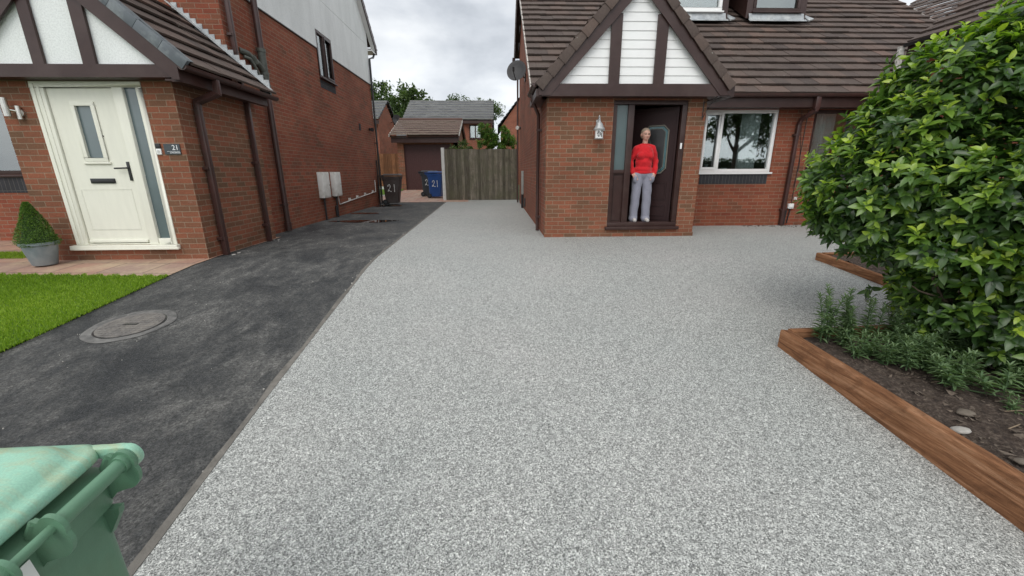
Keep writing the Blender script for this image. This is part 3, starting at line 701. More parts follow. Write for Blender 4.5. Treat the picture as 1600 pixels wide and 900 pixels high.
mb = MB(); mb.box(1.08, 11.4, 16.3, 16.5, -.1, 5.2); mb.prism([(11.2, WY, -.1), (11.2, 16.5, -.1), (11.2, 16.5, REZ), (11.2, RIDY, RIDZ - .05), (11.2, EY + .2, EZ)], (.2, 0, 0)); mb.build('rear_wall', RED, rh)
soldier(fw_, 4.36, 5.85, 0.905, 1.108, rh); soldier(fw_, 6.70, 8.25, 0.905, 1.108, rh)
w1 = window(fw_, 4.30, 5.90, 1.15, 2.40, rh, WHITE, mull=(4.72,), sash=(0,), label='white framed ground floor window with a pale curtain')
w2 = window(fw_, 6.66, 8.30, 1.15, 2.40, rh, BROWN, mull=(7.5,), sash=(1,), label='brown framed ground floor window half hidden by the bush')
# rooms behind the glass
mb = MB(); mb.box(3.7, 11, 11.6, 11.7, 0.1, 2.6); mb.box(3.7, 11, 9.25, 11.6, 0.1, 0.14); mb.box(3.7, 11, 9.25, 11.6, 2.5, 2.54); mb.box(6.2, 6.26, 9.25, 11.6, 0.14, 2.5); mb.build('interior_wall', INNER, rh)
def curtain(u0, u1, z0, z1, y, parent, folds=9, amp=0.03):
    mb = MB(); n = folds * 8
    P = [(u0 + (u1 - u0) * i / n, y + amp * math.sin(i / 8 * 2 * math.pi) + .01 * math.sin(i * .9)) for i in range(n + 1)]
    for a, b in zip(P, P[1:]): mb.face([(a[0] + .0, a[1], z0), (b[0], b[1], z0), (b[0] * 1.0, b[1], z1), (a[0], a[1], z1)])
    return mb.build('curtain', CURT, parent, smooth='all')
curtain(5.22, 5.62, 1.1, 2.38, 9.125, rh, 6); curtain(6.75, 7.25, 1.1, 2.38, 9.125, rh, 7)
mb = MB(); mb.lathe((4.66, 9.32, 1.16), [(.05, 0), (.07, .03), (.03, .12), (.045, .16)]); mb.build('window_ornament', WHITE, rh, smooth=True); mb = MB(); mb.lathe((5.02, 9.3, 1.16), [(.09, 0), (.11, .04), (.1, .08)]); mb.build('window_ornament', WHITE, rh, smooth=True)
# eaves: fascia, soffit, gutter
mb = MB(); mb.box(XP + .35, 11.5, 8.645, 8.67, 2.40, 2.60); mb.build('fascia', BROWN, rh)
mb = MB(); mb.box(XP + .002, 11.5, 8.67, WY - .002, 2.41, 2.43); mb.build('soffit', BROWN, rh)
def gutter(parent, pts, r=0.058, mat=BROWNP):
    a, b = Vector(pts[0]), Vector(pts[1]); d = (b - a).normalized(); sidev = d.cross(Vector((0, 0, 1))); loopsA = []
    L = []
    for t in range(13):
        an = math.pi * (1 + t / 12); L.append((math.cos(an) * r, math.sin(an) * r))
    for t in range(12, -1, -1):
        an = math.pi * (1 + t / 12); L.append((math.cos(an) * (r - .004), math.sin(an) * (r - .004)))
    mb = MB(); mb.loft([[e + sidev * p[0] + Vector((0, 0, p[1])) for p in L] for e in (a, b)]); 
    # joint collars
    ln = (b - a).length; k = 1.1
    while k < ln - .2:
        c = a + d * k; mb.loft([[e + sidev * p[0] * 1.09 + Vector((0, 0, p[1] * 1.09)) for p in L] for e in (c, c + d * .09)]); k += 2.05
    for e in (a, b): mb.loft([[q + sidev * p[0] + Vector((0, 0, p[1])) for p in L[:13]] for q in (e - d * .003, e + d * .003)])
    return mb.build('gutter', mat, parent, smooth=True)
gutter(rh, [(XP + .42, 8.585, 2.635), (11.5, 8.585, 2.645)])
# main roof
S_ = Vector((0, math.cos(PITCH), math.sin(PITCH))); Lr = (RIDY - EY) / math.cos(PITCH)
mb = MB(); tiles(mb, (0.70, EY, EZ), (1, 0, 0), S_, 10.7, Lr - .02); 
mb.face([(0.72, EY, EZ - .01), (11.38, EY, EZ - .01), (11.38, RIDY, RIDZ - .01), (0.72, RIDY, RIDZ - .01)], tint=.1)
S2 = Vector((0, -(REY - RIDY), RIDZ - REZ)).normalized(); L2 = math.hypot(REY - RIDY, RIDZ - REZ)
tiles(mb, (0.70, REY, REZ), (1, 0, 0), S2, 10.7, L2, lift=.02)
mb.tube([(0.7, RIDY, RIDZ + .03), (11.4, RIDY, RIDZ + .03)], .12, 10)
rf = mb.build('roof', TILE, rh)
def verge(x0, x1, P, S, L, g=0.335, z0=-0.035, z1=0.03, name='verge_mortar'):
    mb = MB(); P = Vector(P); S = Vector(S).normalized(); Nn = Vector((1, 0, 0)).cross(S); Nn = Nn if Nn.z > 0 else -Nn; s = 0
    while s < L - .05:
        e = min(s + g, L); o = P + S * (s + .004) + Nn * z0
        mb.prism([o, P + S * (s - .008) + Nn * (z1 + .024), P + S * e + Nn * z1, P + S * e + Nn * z0], (x1 - x0, 0, 0)); s += g
    return mb.build(name, MORT, rf)
verge(0, .022, (0.676, EY, EZ), S_, Lr); verge(0, .022, (11.402, EY, EZ), S_, Lr); verge(0, .022, (0.676, REY, REZ), S2, L2)
# side bargeboards (front catslide and rear pitch)
mb = MB()
def barge_side(x, P, S, L, dep=.19, w=.025):
    P, S = Vector(P), Vector(S); mb.prism([P + Vector((0, 0, -.045)), P + S * L + Vector((0, 0, -.045)), P + S * L + Vector((0, 0, -.045 - dep)), P + Vector((0, 0, -.045 - dep))], (w, 0, 0))
barge_side(0.70, (0.70, EY, EZ), S_, Lr); barge_side(0.70, (0.70, REY, REZ), S2, L2); 
mb.box(0.62, 0.70, REY - .25, REY + .05, REZ - .32, REZ - .02)
mb.build('side_bargeboard', BROWN, rh)
mb = MB(); mb.prism([(0.725, EY + .3, EZ + .04), (0.725, RIDY, RIDZ - .12), (XS, RIDY, RIDZ - .12), (XS, EY + .3, EZ + .04)], (0, 0, .015)); mb.build('side_soffit', BROWN, rh)
# rear corner drain + gutter end
pipe([(0.80, 16.42, 5.0), (0.80, 16.42, 0.0)], .034, BROWNP, rh)
# ---- porch roof, apex at X=2.33
AX, AZ = 2.325, 4.30; HW = 1.60; LZ = 2.575; ts = (AZ - LZ) / HW; FY = 7.32
rp = Vector((AX, 0, AZ))
for sgn in (-1, 1):
    S3 = Vector((-sgn * HW, 0, AZ - LZ)).normalized(); Lp = math.hypot(HW, AZ - LZ)
    mb = MB(); slope_end = EY + (AZ - EZ) / tp
    def clipf(s, sgn=sgn, S3=S3):
        z = LZ + S3.z * s; yb = max(EY + .0, EY + (z - EZ) / tp + .12); return (0.0, yb - (FY + .06))
    tiles(mb, (AX + sgn * HW, FY + .06, LZ), (0, 1, 0), S3, 1, Lp, clip=clipf, gauge=0.30)
    pr = mb.build('porch_roof', TILE, rh)
    # verge tiles: overlapping caps running down the gable edge
    nv = 9; g = Lp / nv
    for k in range(nv):
        m2 = MB(); Nn = Vector((S3.z * sgn, 0, -S3.x * sgn)); Nn = Nn if Nn.z > 0 else -Nn
        B = Vector((AX + sgn * HW, 0, LZ)) - S3 * .04; jt = random.uniform(-.003, .003)
        s0, s1 = k * g - .012, (k + 1) * g + .025; n0, n1 = .052 + jt, .030 + jt; d0, d1 = .105 + jt, .088
        a0, b0 = B + S3 * s0, B + S3 * s1
        lo = [a0 + Nn * n0 + Vector((0, FY + .16, 0)), a0 + Nn * n0 + Vector((0, FY - .035, 0)), a0 - Nn * d0 + Vector((0, FY - .045, 0)), a0 - Nn * d0 + Vector((0, FY - .02, 0)), a0 + Nn * (n0 - .03) + Vector((0, FY - .01, 0)), a0 + Nn * (n0 - .03) + Vector((0, FY + .16, 0))]
        hi = [b0 + Nn * n1 + Vector((0, FY + .16, 0)), b0 + Nn * n1 + Vector((0, FY - .022, 0)), b0 - Nn * d1 + Vector((0, FY - .032, 0)), b0 - Nn * d1 + Vector((0, FY - .018, 0)), b0 + Nn * (n1 - .03) + Vector((0, FY - .008, 0)), b0 + Nn * (n1 - .03) + Vector((0, FY + .16, 0))]
        if sgn > 0: lo, hi = lo[::-1], hi[::-1]
        m2.loft([hi, lo]); m2.t = [random.uniform(.25, .7)] * len(m2.t); m2.build('verge_tile', TILE, rh, bevel=.006, smooth=True)
    # bargeboard
    m3 = MB(); c = .10; d = .235
    n_ = Vector((0, 0, 1))
    A0 = Vector((AX + sgn * (HW + .02), FY, LZ - .035)); T0 = Vector((AX, FY, AZ - .035 + .02 * ts))
    cut = Vector((0, 0, -d / math.cos(math.atan(ts)) ))
    A1 = A0 + cut; zend = 2.40
    xin = A0.x - sgn * 0.0
    pts = [A0, T0, T0 + cut, Vector((A0.x - sgn * (zend - A1.z) / ts, FY, zend)) if A1.z < zend else A1, Vector((A0.x, FY, zend))]
    m3.prism(pts, (0, .03, 0)); m3.build('bargeboard', BROWN, rh)
    m4 = MB(); e0 = Vector((AX + sgn * HW * .98, FY + .031, LZ - .085)); e1 = Vector((AX, FY + .031, AZ - .09)); m4.prism([e0, e1, e1 + Vector((0, 0, -.02)), e0 + Vector((0, 0, -.02))], (0, PY - FY - .06, 0)); m4.build('porch_soffit', BROWN, rh)
mb = MB(); mb.box(AX - HW + .03, AX + HW - .03, FY + .012, FY + .06, 2.385, 2.575); mb.box(AX - HW + .05, AX + HW - .05, FY + .061, PY + .1, 2.385, 2.41); mb.build('beam', BROWN, rh)
mb = MB(); mb.box(AX + HW - .10, AX + HW + .10, FY + .06, FY + 1.3, 2.385, 2.56); mb.build('boxed_eaves', BROWN, rh); mb = MB(); mb.box(AX - HW - .06, AX - HW + .14, FY + .035, FY + 1.3, 2.385, 2.50); mb.build('boxed_eaves', BROWN, rh)
for x in (1.955, 2.705):
    top = AZ - .30 - abs(x - AX) * ts; mb = MB(); mb.box(x - .088, x + .088, FY + .033, FY + .075, 2.576, top); mb.build('timber_post', BROWN, rh)
# white cladding panels: shiplap boards as real laps
def shiplap(x0, x1, ztop_fn, parent):
    mb = MB(); z = 2.577; h = .132
    while z < 4.2:
        z2 = z + h; xa, xb = x0, x1
        # clip against gable
        def lim(zz): return AX - (AZ - .20 - zz) / ts, AX + (AZ - .20 - zz) / ts
        l0, r0 = lim(z); l1, r1 = lim(z2); a0, b0, a1, b1 = max(x0, l0), min(x1, r0), max(x0, l1), min(x1, r1)
        if b0 - a0 < .02: break
        if b1 < a1: a1 = b1 = (a1 + b1) / 2
        yf, yb = FY + .088, FY + .098
        mb.face([(a0, yf, z + .006), (b0, yf, z + .006), (b1, yb, z2), (a1, yb, z2)]); mb.face([(a0, yb + .004, z), (b0, yb + .004, z), (b0, yf, z + .006), (a0, yf, z + .006)])
        z = z2
    return mb.build('gable_panel', WHITE, parent)
shiplap(AX - HW, 1.95, None, rh); shiplap(1.96, 2.70, None, rh); shiplap(2.71, AX + HW, None, rh)
mb = MB(); mb.prism([(AX - HW + .1, PY + .05, 2.5), (AX + HW - .1, PY + .05, 2.5), (AX, PY + .05, 4.15)], (0, .05, 0)); mb.build('gable_backing', BROWN, rh)
# white trim line under the right bargeboard
mb = MB(); mb.obox((AX + .18, FY + .031, 3.78), (1.12, 0, -1.12 * ts), (0, .02, 0), (.012, 0, .016)); mb.build('trim_strip', WHITE, rh)
# left end of the porch eaves: gutter end, swan neck and downpipe
gutter(rh, [(0.66, 7.45, 2.60), (0.66, 8.55, 2.61)])
pipe([(0.665, 8.15, 2.55), (0.665, 8.15, 2.45), (0.80, 8.33, 2.22), (0.81, 8.39, 2.12), (0.81, 8.39, 0.02)], .033, BROWNP, rh, clips=[((0.81, 8.39, 1.95), (-1, 0, 0)), ((0.81, 8.39, .3), (-1, 0, 0))])
pipe([(6.40, 8.60, 2.60), (6.40, 8.60, 2.34), (6.33, 8.86, 2.20), (6.31, 8.89, 2.10), (6.29, 8.89, 0.03)], .034, BROWNP, rh, square=True, clips=[((6.305, 8.89, 1.9), (0, -1, 0)), ((6.30, 8.89, .35), (0, -1, 0))])
mb = MB(); mb.box(6.35, 6.45, 8.56, 8.66, 2.36, 2.60); mb.build('hopper', BROWNP, rh, bevel=.01, smooth=True)
# thin cables on the wall
mb = MB(); mb.tube([(6.50, 8.94, 2.38), (6.49, 8.94, .45)], .006, 6); mb.tube([(6.36, 8.94, 2.38), (6.52, 8.94, 1.3), (6.46, 8.94, .8)], .004, 6); mb.tube([(6.40, 8.94, .36), (6.39, 8.94, .02)], .02, 8); mb.build('cable', BLACK, rh)
# ---- dormers on the roof
def dormer(x0, x1, fm, label, zt=6.15, y=11.45):
    fr = Fr((0, y, 0), (1, 0, 0), (0, -1, 0)); zb = 4.985
    mb = MB(); yb = EY + (zt - EZ) / tp
    for xa in (x0 - .16, x1 + .001): mb.prism([(xa, y - .02, zb - .14), (xa, yb, zt), (xa, y - .02, zt)], (.159, 0, 0))
    mb.box(x0 - .159, x1 + .159, y - .02, y + .08, zt, zt + .16); c = mb.build('dormer_cheek', BROWN, rh, label=label)
    window(fr, x0, x1, zb, zt, c, fm, fw=.08, n0=-.06, n1=.03, sill=.035, glass=DARKGL if fm is BROWN else GLASS)
    m2 = MB(); m2.obox((x0 - .10, y - .045, zb - .04), (x1 - x0 + .2, 0, 0), (0, -.05, -.155), (0, .02, 0)); m2.obox((x0 - .12, y - .09, zb - .19), (x1 - x0 + .26, 0, 0), Vector((0, -.08, -.058)), (0, -.004, .008))
    m2.prism([(x1 + .17, y - .16, zb - .25), (x1 + .32, y - .12, zb - .2), (x1 + .2, y + .3, zb + .06)], (0, -.01, .03)); m2.build('lead_apron', LEAD, c, bevel=.004, smooth=True)
    m3 = MB(); m3.box(x0 + .02, x1 - .02, y + .25, y + .29, zb - .05, zt); m3.build('interior_wall', INNER, c)
    cx = (x0 + x1) / 2; m4 = MB()
    for s_ in (-1, 1): m4.obox((cx, y - .25, zt + .85), (s_ * (cx - x0 + .35), 0, -.75), (0, 2.6, 0), (0, 0, .05))
    m4.build('dormer_roof', TILE, c)
dormer(4.36, 5.63, WHITE, 'dormer with white window frame above the porch'); dormer(6.42, 7.62, BROWN, 'dormer with brown window frame, right of the white one')
# ---- entrance: frame, sidelight, open door
ent = MB(); DZ0, DZ1 = 0.19, 2.36
lbox(ent, ff, 2.03, 3.335, -.10, .0, DZ0, DZ0 + .075); lbox(ent, ff, 2.03, 3.335, -.10, -.01, DZ1 - .07, DZ1)
lbox(ent, ff, 2.03, 2.10, -.10, -.01, DZ0 + .075, DZ1 - .07); lbox(ent, ff, 2.295, 2.405, -.10, -.01, DZ0 + .075, DZ1 - .07); lbox(ent, ff, 3.245, 3.335, -.10, -.01, DZ0 + .075, DZ1 - .07)
lbox(ent, ff, 2.10, 2.295, -.09, -.02, 1.14, 1.21)
fo = ent.build('door_frame', BROWN, rh, bevel=.008, smooth=True)
m = MB(); lbox(m, ff, 1.99, 3.375, -.02, .055, DZ0 - .055, DZ0 + .0); m.build('threshold', BROWN, fo, bevel=.008, smooth=True)
m = MB(); lbox(m, ff, 2.098, 2.297, -.065, -.055, DZ0 + .07, 1.142); lbox(m, ff, 2.12, 2.275, -.055, -.045, DZ0 + .11, 1.10); m.build('lower_panel', BROWN, fo, bevel=.004)
m = MB(); lbox(m, ff, 2.098, 2.297, -.060, -.054, 1.208, DZ1 - .068); m.build('sidelight_pane', SMOKE, fo)
m = MB(); lbox(m, ff, 3.262, 3.29, -.01, .012, 1.56, 1.66); m.build('bell_push', WHITE, fo, bevel=.004)
# door leaf (hinged at the right, swung inward)
hx, hy = 3.235, 7.66; an = R(33); dU = Vector((-math.cos(an), math.sin(an), 0)); dN = Vector((-math.sin(an), -math.cos(an), 0))
fd = Fr((hx, hy, 0), dU, dN); m = MB(); lbox(m, fd, 0, .83, -.045, 0, .235, 2.28); leaf = m.build('front_door', DKBR, rh, bevel=.004)
def frame_rect(m, fr, u0, u1, z0, z1, w, n0, n1):
    lbox(m, fr, u0, u1, n0, n1, z0, z0 + w); lbox(m, fr, u0, u1, n0, n1, z1 - w, z1); lbox(m, fr, u0, u0 + w, n0, n1, z0 + w, z1 - w); lbox(m, fr, u1 - w, u1, n0, n1, z0 + w, z1 - w)
m = MB(); frame_rect(m, fd, .10, .73, .36, .56, .02, .0, .012); frame_rect(m, fd, .10, .73, .66, .98, .02, .0, .012); lbox(m, fd, .13, .70, .0, .008, .69, .95); frame_rect(m, fd, .04, .79, .29, 2.22, .012, 0, .008); m.build('moulding', DKBR, leaf, bevel=.004)
def octo(u0, u1, z0, z1, c): return [(u0 + c, z0), (u1 - c, z0), (u1, z0 + c), (u1, z1 - c), (u1 - c, z1), (u0 + c, z1), (u0, z1 - c), (u0, z0 + c)]
m = MB(); m.prism([fd.p(u, .002, z) for u, z in octo(.16, .56, 1.16, 1.96, .08)], dN * .006); g = m.build('door_glass', SMOKE, leaf); 
m = MB(); m.prism([fd.p(u, .009, z) for u, z in octo(.20, .52, 1.20, 1.92, .06)], dN * .003); g.data.materials.clear(); g.data.materials.append(TEAL); m.build('door_glass', BLACK, leaf)
m = MB(); P_ = [fd.p(u, .014, z) for u, z in octo(.145, .575, 1.145, 1.975, .085)]; m.tube(P_ + [P_[0]], .012, 6); Q_ = [fd.p(u, .014, z) for u, z in octo(.20, .52, 1.20, 1.92, .06)]; m.tube(Q_ + [Q_[0]], .004, 5); m.tube([fd.p(.5, .014, 1.85), fd.p(.44, .014, 1.6), fd.p(.36, .014, 1.3)], .005, 5); m.build('glass_beading', LEADLN, leaf)
m = MB(); lbox(m, fd, .765, .80, 0, .012, 1.12, 1.34); m.tube([fd.p(.782, .01, 1.24), fd.p(.782, .05, 1.24), fd.p(.66, .05, 1.24)], .009, 8); m.build('door_handle', STEEL, leaf)
m = MB(); m.box(1.1, 3.45, 7.65, 9.9, .14, .19); m.box(1.1, 1.16, 7.78, 9.9, .19, 2.5); m.box(3.40, 3.455, 7.78, 9.9, .19, 2.5); m.box(1.16, 3.40, 9.8, 9.9, .19, 2.5); m.box(1.1, 3.45, 7.78, 9.9, 2.45, 2.5); m.build('hall', INNER, rh)

# fixtures on the right house (hung on it: things of their own)
t = thing('wall_lantern', 'silver painted wall lantern with leaf cut-outs left of the brown porch door', 'wall lantern', (1.765, 7.54, 1.72))
lx, ly, lz = 1.765, 7.42, 1.72
m = MB(); m.loft([[(lx + s * a, ly + s * b, lz + z) for a, b in [(.068, .034), (.034, .068), (-.034, .068), (-.068, .034), (-.068, -.034), (-.034, -.068), (.034, -.068), (.068, -.034)]] for s, z in ((1.05, 0), (1.1, .012), (.95, .014))]); m.build('lantern_base', PEWT, t)
m = MB(); m.loft([[(lx + s * a, ly + s * b, lz + z) for a, b in [(.068, .034), (.034, .068), (-.034, .068), (-.068, .034), (-.068, -.034), (-.034, -.068), (.034, -.068), (.068, -.034)]] for s, z in ((.92, .014), (.92, .15))]); body = m.build('lantern_glass', WHITE, t)
m = MB()
for (a, b, r) in ((-.02, .05, .016), (.015, .08, .02), (-.02, .11, .017), (.03, .045, .013), (.035, .12, .014), (-.04, .085, .012)):
    for q in range(5): ang = q * 1.257 + a * 30; m.prism([(lx + a, ly - .064, lz + b), (lx + a + r * math.cos(ang - .3), ly - .064, lz + b + r * math.sin(ang - .3)), (lx + a + 1.5 * r * math.cos(ang), ly - .064, lz + b + 1.5 * r * math.sin(ang)), (lx + a + r * math.cos(ang + .3), ly - .064, lz + b + r * math.sin(ang + .3))], (0, -.004, 0))
m.build('leaf_cut_out', BLACK, body)
m = MB(); m.loft([[(lx + s * a, ly + s * b, lz + z) for a, b in [(.068, .034), (.034, .068), (-.034, .068), (-.068, .034), (-.068, -.034), (-.034, -.068), (.034, -.068), (.068, -.034)]] for s, z in ((1.25, .145), (1.3, .165), (.95, .20), (.75, .245), (.35, .275), (.2, .30))]); m.lathe((lx, ly, lz + .295), [(.01, 0), (.018, .02), (.006, .04), (.012, .055), (.002, .07)], 10); m.build('lantern_cap', PEWT, t, smooth=True)
m = MB(); m.tube([(lx, ly, lz + .33), (lx + .0, ly + .02, lz + .38), (lx, ly + .08, lz + .37), (lx, ly + .12, lz + .28)], .007, 8); m.box(lx - .03, lx + .03, 7.525, 7.549, lz + .14, lz + .32); m.tube([(lx + .03, 7.535, lz + .14), (lx + .13, 7.54, lz + .15)], .006, 6); m.build('bracket', PEWT, t)
t = thing('hanging_basket_bracket', 'empty black iron basket bracket on the right corner of the porch', 'bracket', (3.60, 7.55, 2.05))
m = MB(); m.tube([(3.60, 7.54, 2.34), (3.60, 7.54, 2.04)], .008, 6); m.tube([(3.60, 7.53, 2.31), (3.66, 7.30, 2.35), (3.68, 7.22, 2.37)], .007, 6); m.tube([(3.60, 7.53, 2.07), (3.62, 7.46, 2.18), (3.66, 7.30, 2.34)], .006, 6); m.tube([(3.68, 7.22, 2.37), (3.685, 7.20, 2.345), (3.675, 7.225, 2.33)], .005, 6); m.build('scroll_arm', BLACK, t)
t = thing('socket_box', 'small white weatherproof box low on the wall right of the square downpipe', 'cable box', (6.47, 8.95, .38))
m = MB(); m.box(6.41, 6.53, 8.90, 8.948, .37, .48); m.build('box_body', WHITE, t, bevel=.008, smooth=True); m = MB(); m.box(6.42, 6.52, 8.885, 8.90, .395, .47); m.build('box_cover', WHITE, t, bevel=.006, smooth=True); m = MB(); m.tube([(6.47, 8.92, .37), (6.45, 8.93, .05)], .012, 8); m.build('conduit', BLACK, t)
m = MB(); m.box(6.53, 6.59, 8.925, 8.948, .56, .62); m.box(6.545, 6.575, 8.915, 8.925, .575, .605)
tag(m.build('vent_plate', RWHITE, None, (6.56, 8.95, .56)), 'tiny pale plate on the brick above the white weatherproof box', 'wall plate')
t = thing('satellite_dish', 'grey satellite dish fixed to the side wall of the porch house', 'satellite dish', (.87, 13.0, 4.0))
m = MB(); dc = Vector((.60, 13.0, 3.98)); dn = Vector((-.25, -.86, .34)).normalized(); du = dn.cross(Vector((0, 0, 1))).normalized(); dv = du.cross(dn)
Lp_ = []
for r_, dd in ((.001, -.05), (.12, -.042), (.22, -.018), (.30, .012), (.31, .012), (.30, .002), (.2, -.035), (.001, -.065)):
    Lp_.append([dc + du * (r_ * .92 * math.cos(a)) + dv * (r_ * math.sin(a)) + dn * dd for a in [2 * math.pi * j / 28 for j in range(28)]])
m.loft(Lp_); m.build('reflector', DISH, t, smooth='all')
m = MB(); m.tube([dc - dv * .29, dc - dv * .22 + dn * .32], .012, 8); m.tube([dc - dv * .22 + dn * .30, dc - dv * .12 + dn * .36], .03, 10); m.build('feed_arm', BLACK, t)
m = MB(); m.tube([dc - dn * .06, dc - dn * .16, (.86, 13.05, 3.8)], .02, 8); m.box(.84, .868, 12.98, 13.12, 3.7, 3.9); m.build('wall_mount', BLACK, t)
t = thing('floodlight', 'small round security light high on the side wall of the porch house', 'security light', (.87, 15.6, 2.65))
m = MB(); m.tube([(.868, 15.6, 2.68), (.80, 15.6, 2.68)], .05, 12); m.build('light_base', BLACK, t); m = MB(); m.tube([(.80, 15.6, 2.68), (.74, 15.5, 2.68)], [.05, .065], 12); m.build('lamp_head', RWHITE, t)
t = thing('duct_cover', 'narrow grey upright duct low on the side wall near the fence', 'duct', (.87, 13.9, .1))
m = MB(); m.box(.80, .868, 13.75, 14.0, .45, 1.2); m.build('duct_body', simple('duct_grey', (.28, .29, .27), .7), t, bevel=.015, smooth=True); m = MB(); m.tube([(.83, 13.87, .45), (.83, 13.87, 0)], .04, 10); m.build('duct_pipe', BLACK, t)
m = MB(); m.box(.84, .869, 12.9, 13.2, .12, .38); tag(m.build('air_vent', BLACK, None, (.87, 13.05, .12)), 'dark air vent at the foot of the side wall beside the duct', 'vent')

# ================================================================ LEFT HOUSE
lh = thing('brick_house', 'red brick house with pale rendered side gable beside the tarmac drive', 'house', (-4.46, 5.9, 0))
LY = 5.90; LW = 7.75; LX0, LX1 = -6.37, -4.16; HX = -4.46
lf = Fr((0, LY, 0), (1, 0, 0), (0, -1, 0)); lw = Fr((0, LW, 0), (1, 0, 0), (0, -1, 0)); ls = Fr((HX, 0, 0), (0, 1, 0), (1, 0, 0))
mb = MB(); wall(mb, lf, LX0, LX1, -.15, 2.35, [(-5.93, -4.55, .215, 2.315)], t=.2); mb.build('porch_wall', ORG_, lh)
mb = MB(); wall(mb, Fr((LX1, 0, 0), (0, 1, 0), (1, 0, 0)), LY + .202, LW, -.15, 2.35, (), t=.2); mb.build('porch_side_wall', ORG_, lh)
mb = MB(); wall(mb, Fr((LX0, 0, 0), (0, 1, 0), (-1, 0, 0)), LY + .202, LW, -.15, 2.35, (), t=.2); mb.build('porch_side_wall', ORG_, lh)
mb = MB(); wall(mb, lw, -12, HX, -.15, 5.6, [(-10.2, -8.0, 1.17, 2.38)], t=.25); mb.build('front_wall', RED, lh)
soldier(lw, -10.15, -8.05, .86, 1.128, lh)
window(lw, -10.2, -8.0, 1.17, 2.38, lh, BROWN, mull=(-9.1,), label='brown framed window left of the cream door'); 
mb = MB(); mb.box(-11, -7.5, 8.6, 8.65, 1, 2.5); mb.build('interior_wall', CURT, lh)
# side wall: brick below, weathered render above
SEY, SEZ = 16.62, 5.48; RY, RZ = 11.9, 9.85; LYE = 16.05; kt = (RZ - SEZ) / (SEY - RY)
mb = MB(); wall(mb, ls, LW + .252, LYE, -.15, 4.165, [(11.56, 12.56, 3.50, 4.165)], t=.25); mb.build('side_wall', RED, lh)
mb = MB(); pr = Fr((HX, 0, 0), (0, 1, 0), (1, 0, 0))
zr = SEZ + kt * (SEY - LYE) - .15
lbox(mb, pr, LW - .003, 11.56, -.2, .02, 4.166, 4.60); lbox(mb, pr, 12.56, LYE, -.2, .02, 4.166, 4.60)
lbox(mb, pr, LW - .003, LYE, -.2, .02, 4.601, 5.395)
q = [(HX - .2, LW - .003, 5.402), (HX - .2, LYE, 5.402), (HX - .2, LYE, zr), (HX - .2, RY, RZ - .25), (HX - .2, LW - .003, RZ - .25 - kt * (RY - LW))]
mb.prism(q, (.22, 0, 0)); mb.build('rendered_gable', STUD, lh)
mb = MB(); lbox(mb, pr, LW - .004, 11.55, .0, .03, 4.150, 4.167); lbox(mb, pr, 12.57, LYE, .0, .03, 4.150, 4.167); lbox(mb, pr, LW - .004, LYE, .0, .012, 5.394, 5.403); mb.build('drip_bead', BLACK, lh)
sw = window(ls, 11.57, 12.55, 3.51, 4.59, lh, BROWN, mull=(12.02,), sash=(1,), fw=.06, n0=-.05, n1=.02, sill=.03, glass=GLASS, label='small brown side window set across the render line')
mb = MB(); lbox(mb, ls, 11.55, 12.57, .0, .005, 3.27, 3.465); mb.build('dark_brick_course', DKB, lh)
mb = MB(); lbox(mb, ls, 11.4, 12.7, -.6, -.56, 3.3, 4.8); mb.build('interior_wall', CURT, lh)
# rear slope, bargeboard, soffit, gutter and corner pipe
ST = Vector((0, RY - SEY, RZ - SEZ)).normalized(); LT = math.hypot(RY - SEY, RZ - SEZ)
mb = MB(); tiles(mb, (-12, SEY, SEZ), (1, 0, 0), ST, 7.72, LT)
SF = Vector((0, RY - 7.3, RZ - 5.55)).normalized(); tiles(mb, (-12, 7.3, 5.55), (1, 0, 0), SF, 7.72, math.hypot(RY - 7.3, RZ - 5.55)); mb.build('roof', TILE, lh)
mb = MB()
for (P, S, L) in (((-4.30, SEY, SEZ), ST, LT), ((-4.30, 7.3, 5.55), SF, math.hypot(RY - 7.3, RZ - 5.55))):
    P = Vector(P); mb.prism([P, P + S * L, P + S * L - Vector((0, 0, .24)), P - Vector((0, 0, .24))], (.03, 0, 0))
mb.build('side_bargeboard', BROWN, lh)
mb = MB(); P = Vector((HX + .02, SEY, SEZ - .20)); mb.prism([P, P + ST * LT, P + ST * LT + Vector((0, 0, .01)), P + Vector((0, 0, .01))], (.14, 0, 0)); mb.box(-4.60, -4.30, LYE, SEY, SEZ - .24, SEZ - .2); mb.build('soffit', WHITE, lh)
mb = MB(); mb.box(-12, -4.30, SEY - .02, SEY, SEZ - .24, SEZ - .03); mb.build('fascia', BROWN, lh)
gutter(lh, [(-12, SEY + .06, SEZ - .03), (-4.28, SEY + .06, SEZ - .03)])
pipe([(-4.34, SEY + .03, SEZ - .10), (-4.36, SEY - .25, SEZ - .38), (-4.39, 16.0, SEZ - .5), (-4.39, 15.98, .02)], .034, BLACK, lh, clips=[((-4.39, 15.98, 2.2), (1, 0, 0)), ((-4.39, 15.98, 4), (1, 0, 0))])
pipe([(-4.39, 15.72, 1.6), (-4.39, 15.72, .02)], .028, BLACK, lh)
